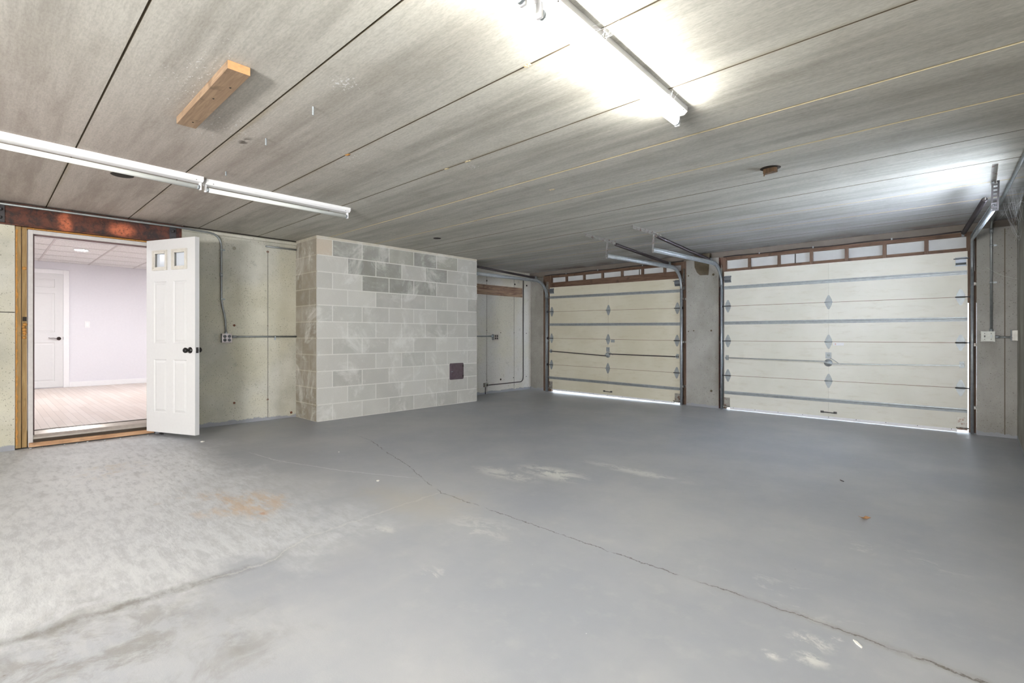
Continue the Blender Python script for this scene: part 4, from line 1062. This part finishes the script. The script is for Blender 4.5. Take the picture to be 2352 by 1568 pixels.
# fill lamps on tripods, added unseen behind the camera to brighten ceiling and doors
def fill_light(x, y, yaw, power, label):
    t = thing('fill_light', label, 'fill light', (x, y, 0), (0, 0, yaw), group='added fill lamps behind the camera')
    for k in range(3):
        a = R(90+120*k); bm = NB(); tube(bm, [(0, 0, .55), (.38*math.cos(a), .38*math.sin(a), .012)], .011, 8); obj('leg', bm, M_BLACK, t)
    bm = NB(); cyl(bm, (0, 0, .40), (0, 0, 1.02), .014, 12); obj('pole', bm, M_BLACK, t)
    bm = NB(); prism(bm, [(-.10, 1.02), (.10, 1.06), (.085, 1.135), (-.115, 1.095)], 'x', -.15, .15); obj('lamp_head', bm, M_BLACK, t, .004)
    bm = NB(); sweep(bm, [(-.13, -.013, 1.119), (.13, -.013, 1.119)], [(-.075, -.002), (.075, -.002), (.075, .002), (-.075, .002)], side=(0, .98, .20)); obj('lens', bm, M_CHIP, t)
    d = bpy.data.lights.new('fill_lamp', 'AREA'); d.shape = 'RECTANGLE'; d.size = .26; d.size_y = .15; d.energy = power; d.color = (1, .985, .96)
    o = bpy.data.objects.new('fill_lamp', d); COL.objects.link(o); o.parent = t; o.location = (0, -.014, 1.13); o.rotation_euler = (R(180+8), 0, 0)
def fill_panel(x, y, power, label):  # unseen softbox added to light the far end
    t = thing('fill_light', label, 'fill light', (x, y, 0), (0, 0, R(16)), group='added fill lamps behind the camera')
    for k in range(3):
        a = R(90+120*k); bm = NB(); tube(bm, [(0, 0, .60), (.40*math.cos(a), .40*math.sin(a), .012)], .011, 8); obj('leg', bm, M_BLACK, t)
    bm = NB(); cyl(bm, (0, -.04, .40), (0, -.04, 1.45), .014, 12); obj('pole', bm, M_BLACK, t)
    bm = NB(); box(bm, -.68, .68, -.10, .02, .82, 1.72); obj('lamp_head', bm, M_BLACK, t, .006)
    bm = NB(); box(bm, -.66, .66, .02, .024, .84, 1.70); obj('lens', bm, M_CHIP, t)
    d = bpy.data.lights.new('fill_panel_lamp', 'AREA'); d.shape = 'RECTANGLE'; d.size = 1.28; d.size_y = .84; d.energy = power; d.color = (1, .99, .97)
    o = bpy.data.objects.new('fill_panel_lamp', d); COL.objects.link(o); o.parent = t; o.location = (0, .03, 1.27); o.rotation_euler = (R(97), 0, 0)
fill_light(-3.2, -2.4, R(0), FILL*.30, 'added fill light on a black tripod behind the camera, aimed at the ceiling')
fill_panel(-.75, -3.6, FILL*2.7, 'large softbox added as fill on a black tripod behind the camera, aimed at the garage doors')

# lumber block fixed under the ceiling
t = thing('lumber_block', 'short piece of two by four lumber screwed under the ceiling', 'wood block', (-2.835, .789, H-.038))
bm = NB(); prism(bm, [(-.42, -.001), (.42, 0), (.42, .0375), (-.42, .0375)], 'y', -.047, .047); obj('board', bm, M_CEILWOOD, t, .0015)
bm = NB(); box(bm, .419, .4215, -.046, .046, .0005, .037); obj('cut_end', bm, M_ENDGRAIN, t, label='bright orange fresh cut end')
for x, y in ((-.33, .01), (.06, .0), (.24, .02)):
    bm = NB(); lathe(bm, [(.005, 0), (.004, .002)], (x, y, -.001), (0, 0, -1), 10); obj('screw', bm, M_HOLE, t)
# anchor bolts hanging from the ceiling
for x, y, l, lab in ((-2.582, 1.206, .045, 'threaded anchor bolt hanging from the ceiling, nearest to the lumber block end'), (-3.211, 1.202, .042, 'threaded anchor bolt hanging from the ceiling, the middle one of the three'), (-4.077, 1.242, .03, 'small anchor bolt hanging from the ceiling close to the left strip lights')):
    t = thing('anchor_bolt', lab, 'bolt', (x, y, H), group='anchor bolts in the ceiling')
    bm = NB(); prof = [(.0055, 0)]; n = 9
    for k in range(n): prof += [(.0058, l*(k+.2)/n), (.0046, l*(k+.7)/n)]
    lathe(bm, prof + [(.004, l)], (0, 0, 0), (0, 0, -1), 10); obj('threaded_rod', bm, M_GALV, t)
# wooden plug hanging out of a core hole
recess(-1.106, 3.925, .062)
bm = NB(); prism(bm, [(-.045, -.012), (-.042, -.030), (.030, -.030), (.045, -.012), (.045, .012), (-.045, .012)], 'z', -.036, -.003)
for v in bm.verts: v.co.z += .004*math.sin(v.co.x*60)
prism(bm, [(-.040, -.029), (-.030, -.029), (-.034, -.025)], 'z', -.058, -.030)
o = obj('wood_plug', bm, mat_wood('brown_plug_wood', (76, 58, 40), (108, 84, 60), 'z'), None, .002, label='ragged brown wooden plug hanging from a round hole in the ceiling', category='wood plug'); o.location = (-1.106, 3.93, H)

# rust dots and filler lumps on the joints
rr = random.Random(33)
for x, y in ((-3.09, 1.682), (-2.82, 2.32), (-3.0, 2.947), (-3.9, 3.579), (-1.47, 1.682), (-1.22, 2.32), (-2.6, 2.32), (-1.75, 6.104), (-2.6, 3.25)):
    bm = NB()
    for k in range(4): lathe(bm, [(.004, 0), (.008+rr.random()*.006, .002), (.005, .005)], (rr.uniform(-.025, .025), rr.uniform(-.006, .006), 0), (0, 0, -1), 7)
    o = obj('filler_lump', bm, M_CAULK if y != 1.682 or x > -2 else M_FOAM, ceiling); o.location = (x, y, H)

# ------------------------------------------------------------------ small things on the floor
bm = NB(); pts = [(-.028, .006), (-.015, .016), (.0, .008), (.014, .018), (.024, .006), (.032, -.004), (.010, -.010), (.004, -.020), (-.006, -.012), (-.020, -.008)]
vs = [bm.verts.new((x, y, .004+.010*abs(math.sin(x*70+y*50)))) for x, y in pts]; c = bm.verts.new((0, 0, .002))
for k in range(len(vs)): bm.faces.new([vs[k], vs[(k+1) % len(vs)], c])
o = obj('dry_leaf', bm, M_LEAF, None, label='small curled dry brown leaf lying alone on the right side of the floor', category='leaf'); o.location = (-.478, 3.454, .001); o.rotation_euler = (0, 0, R(30))
so = o.modifiers.new('thickness', 'SOLIDIFY'); so.thickness = .0015
for (x, y, s_, lab) in ((-5.576, 1.489, .017, 'white plaster chip on the floor in front of the open white door'), (-3.157, 1.954, .012, 'white plaster chip on the open floor beside the long crack'), (-4.2, 2.2, .007, 'tiny white chip on the floor between the door and the block wall')):
    bm = NB(); bmesh.ops.create_icosphere(bm, subdivisions=2, radius=s_); rr = random.Random(int(x*100))
    for v in bm.verts: v.co *= rr.uniform(.8, 1.15); v.co.z = v.co.z*.35 + s_*.35
    o = obj('plaster_chip', bm, M_CHIP, None, label=lab, category='chip', group='plaster chips on the floor'); o.location = (x, y, 0)
for x, y, lab in ((-.30, 2.04, 'pale sliver of debris lying beside the dark part of the floor crack'), (-.72, 4.25, 'dark twig crumb on the right side of the floor')):
    bm = NB(); prism(bm, [(-.022, -.003), (.0, -.006), (.022, -.002), (.020, .003), (-.01, .004)], 'z', .0, .004)
    o = obj('debris_sliver', bm, M_CHIP if x > -.5 else M_DARKPIPE, None, label=lab, category='debris'); o.location = (x, y, 0.0005); o.rotation_euler = (0, 0, R(-50))

# ------------------------------------------------------------------ cobwebs
def web(name, label, strands, clumps, seed):
    rr = random.Random(seed); bm = NB()
    for a, b, sag, n in strands:
        a, b = Vector(a), Vector(b)
        for k in range(n):
            j = lambda: Vector((rr.uniform(-1, 1), rr.uniform(-1, 1), rr.uniform(-1, 1)))*(.03 if n > 1 else 0)
            A, B = a+j(), b+j(); m = 7; pts = []
            for i in range(m+1):
                t_ = i/m; p = A.lerp(B, t_); p.z -= sag*4*t_*(1-t_)*rr.uniform(.8, 1.2); pts.append(p)
            tube(bm, pts, rr.uniform(.0003, .0006), 4)
    for c, r, n in clumps:
        c = Vector(c)
        for k in range(n):
            d = Vector((rr.gauss(0, 1), rr.gauss(0, 1), rr.gauss(0, 1))).normalized(); e = Vector((rr.gauss(0, 1), rr.gauss(0, 1), rr.gauss(0, 1))).normalized()
            tube(bm, [c+d*r*rr.uniform(.3, 1), c+(d+e)*r*.3, c+e*r*rr.uniform(.3, 1)], rr.uniform(.0002, .0005), 4)
    return obj(name, bm, M_WEB, None, label=label, category='cobweb')
web('cobweb', 'dusty white cobweb sagging in the right corner by the ceiling',
    [((.18, 6.35, 2.24), (.275, 6.75, 1.98), .05, 5), ((.275, 6.75, 1.98), (.27, 6.0, 2.2), .04, 5), ((.12, 6.0, 2.13), (.27, 6.7, 2.02), -.03, 3), ((.20, 5.8, 2.25), (.28, 6.3, 2.05), .05, 7),
     ((.12, 6.4, 2.12), (.20, 6.4, 2.25), .02, 2), ((.27, 5.6, 2.2), (.22, 6.5, 2.16), .06, 6), ((.275, 6.75, 1.98), (.28, 6.9, 1.80), .0, 1), ((.06, 7.1, 1.75), (.28, 6.9, 1.60), .02, 1)],
    [((.235, 6.40, 2.10), .05, 10), ((.245, 6.0, 2.16), .06, 14), ((.272, 6.72, 1.99), .02, 10), ((.15, 6.2, 2.13), .02, 8)], 3)
web('cobweb', 'thin cobweb strands stretched across the side of the lit strip light',
    [((-1.06, 1.68, 2.262), (-1.10, 1.70, 2.228), .002, 9), ((-1.04, 1.66, 2.262), (-1.10, 1.60, 2.23), .004, 3), ((-1.10, 2.33, 2.262), (-1.11, 2.32, 2.23), .002, 5)], [((-1.08, 1.69, 2.248), .018, 12)], 5)
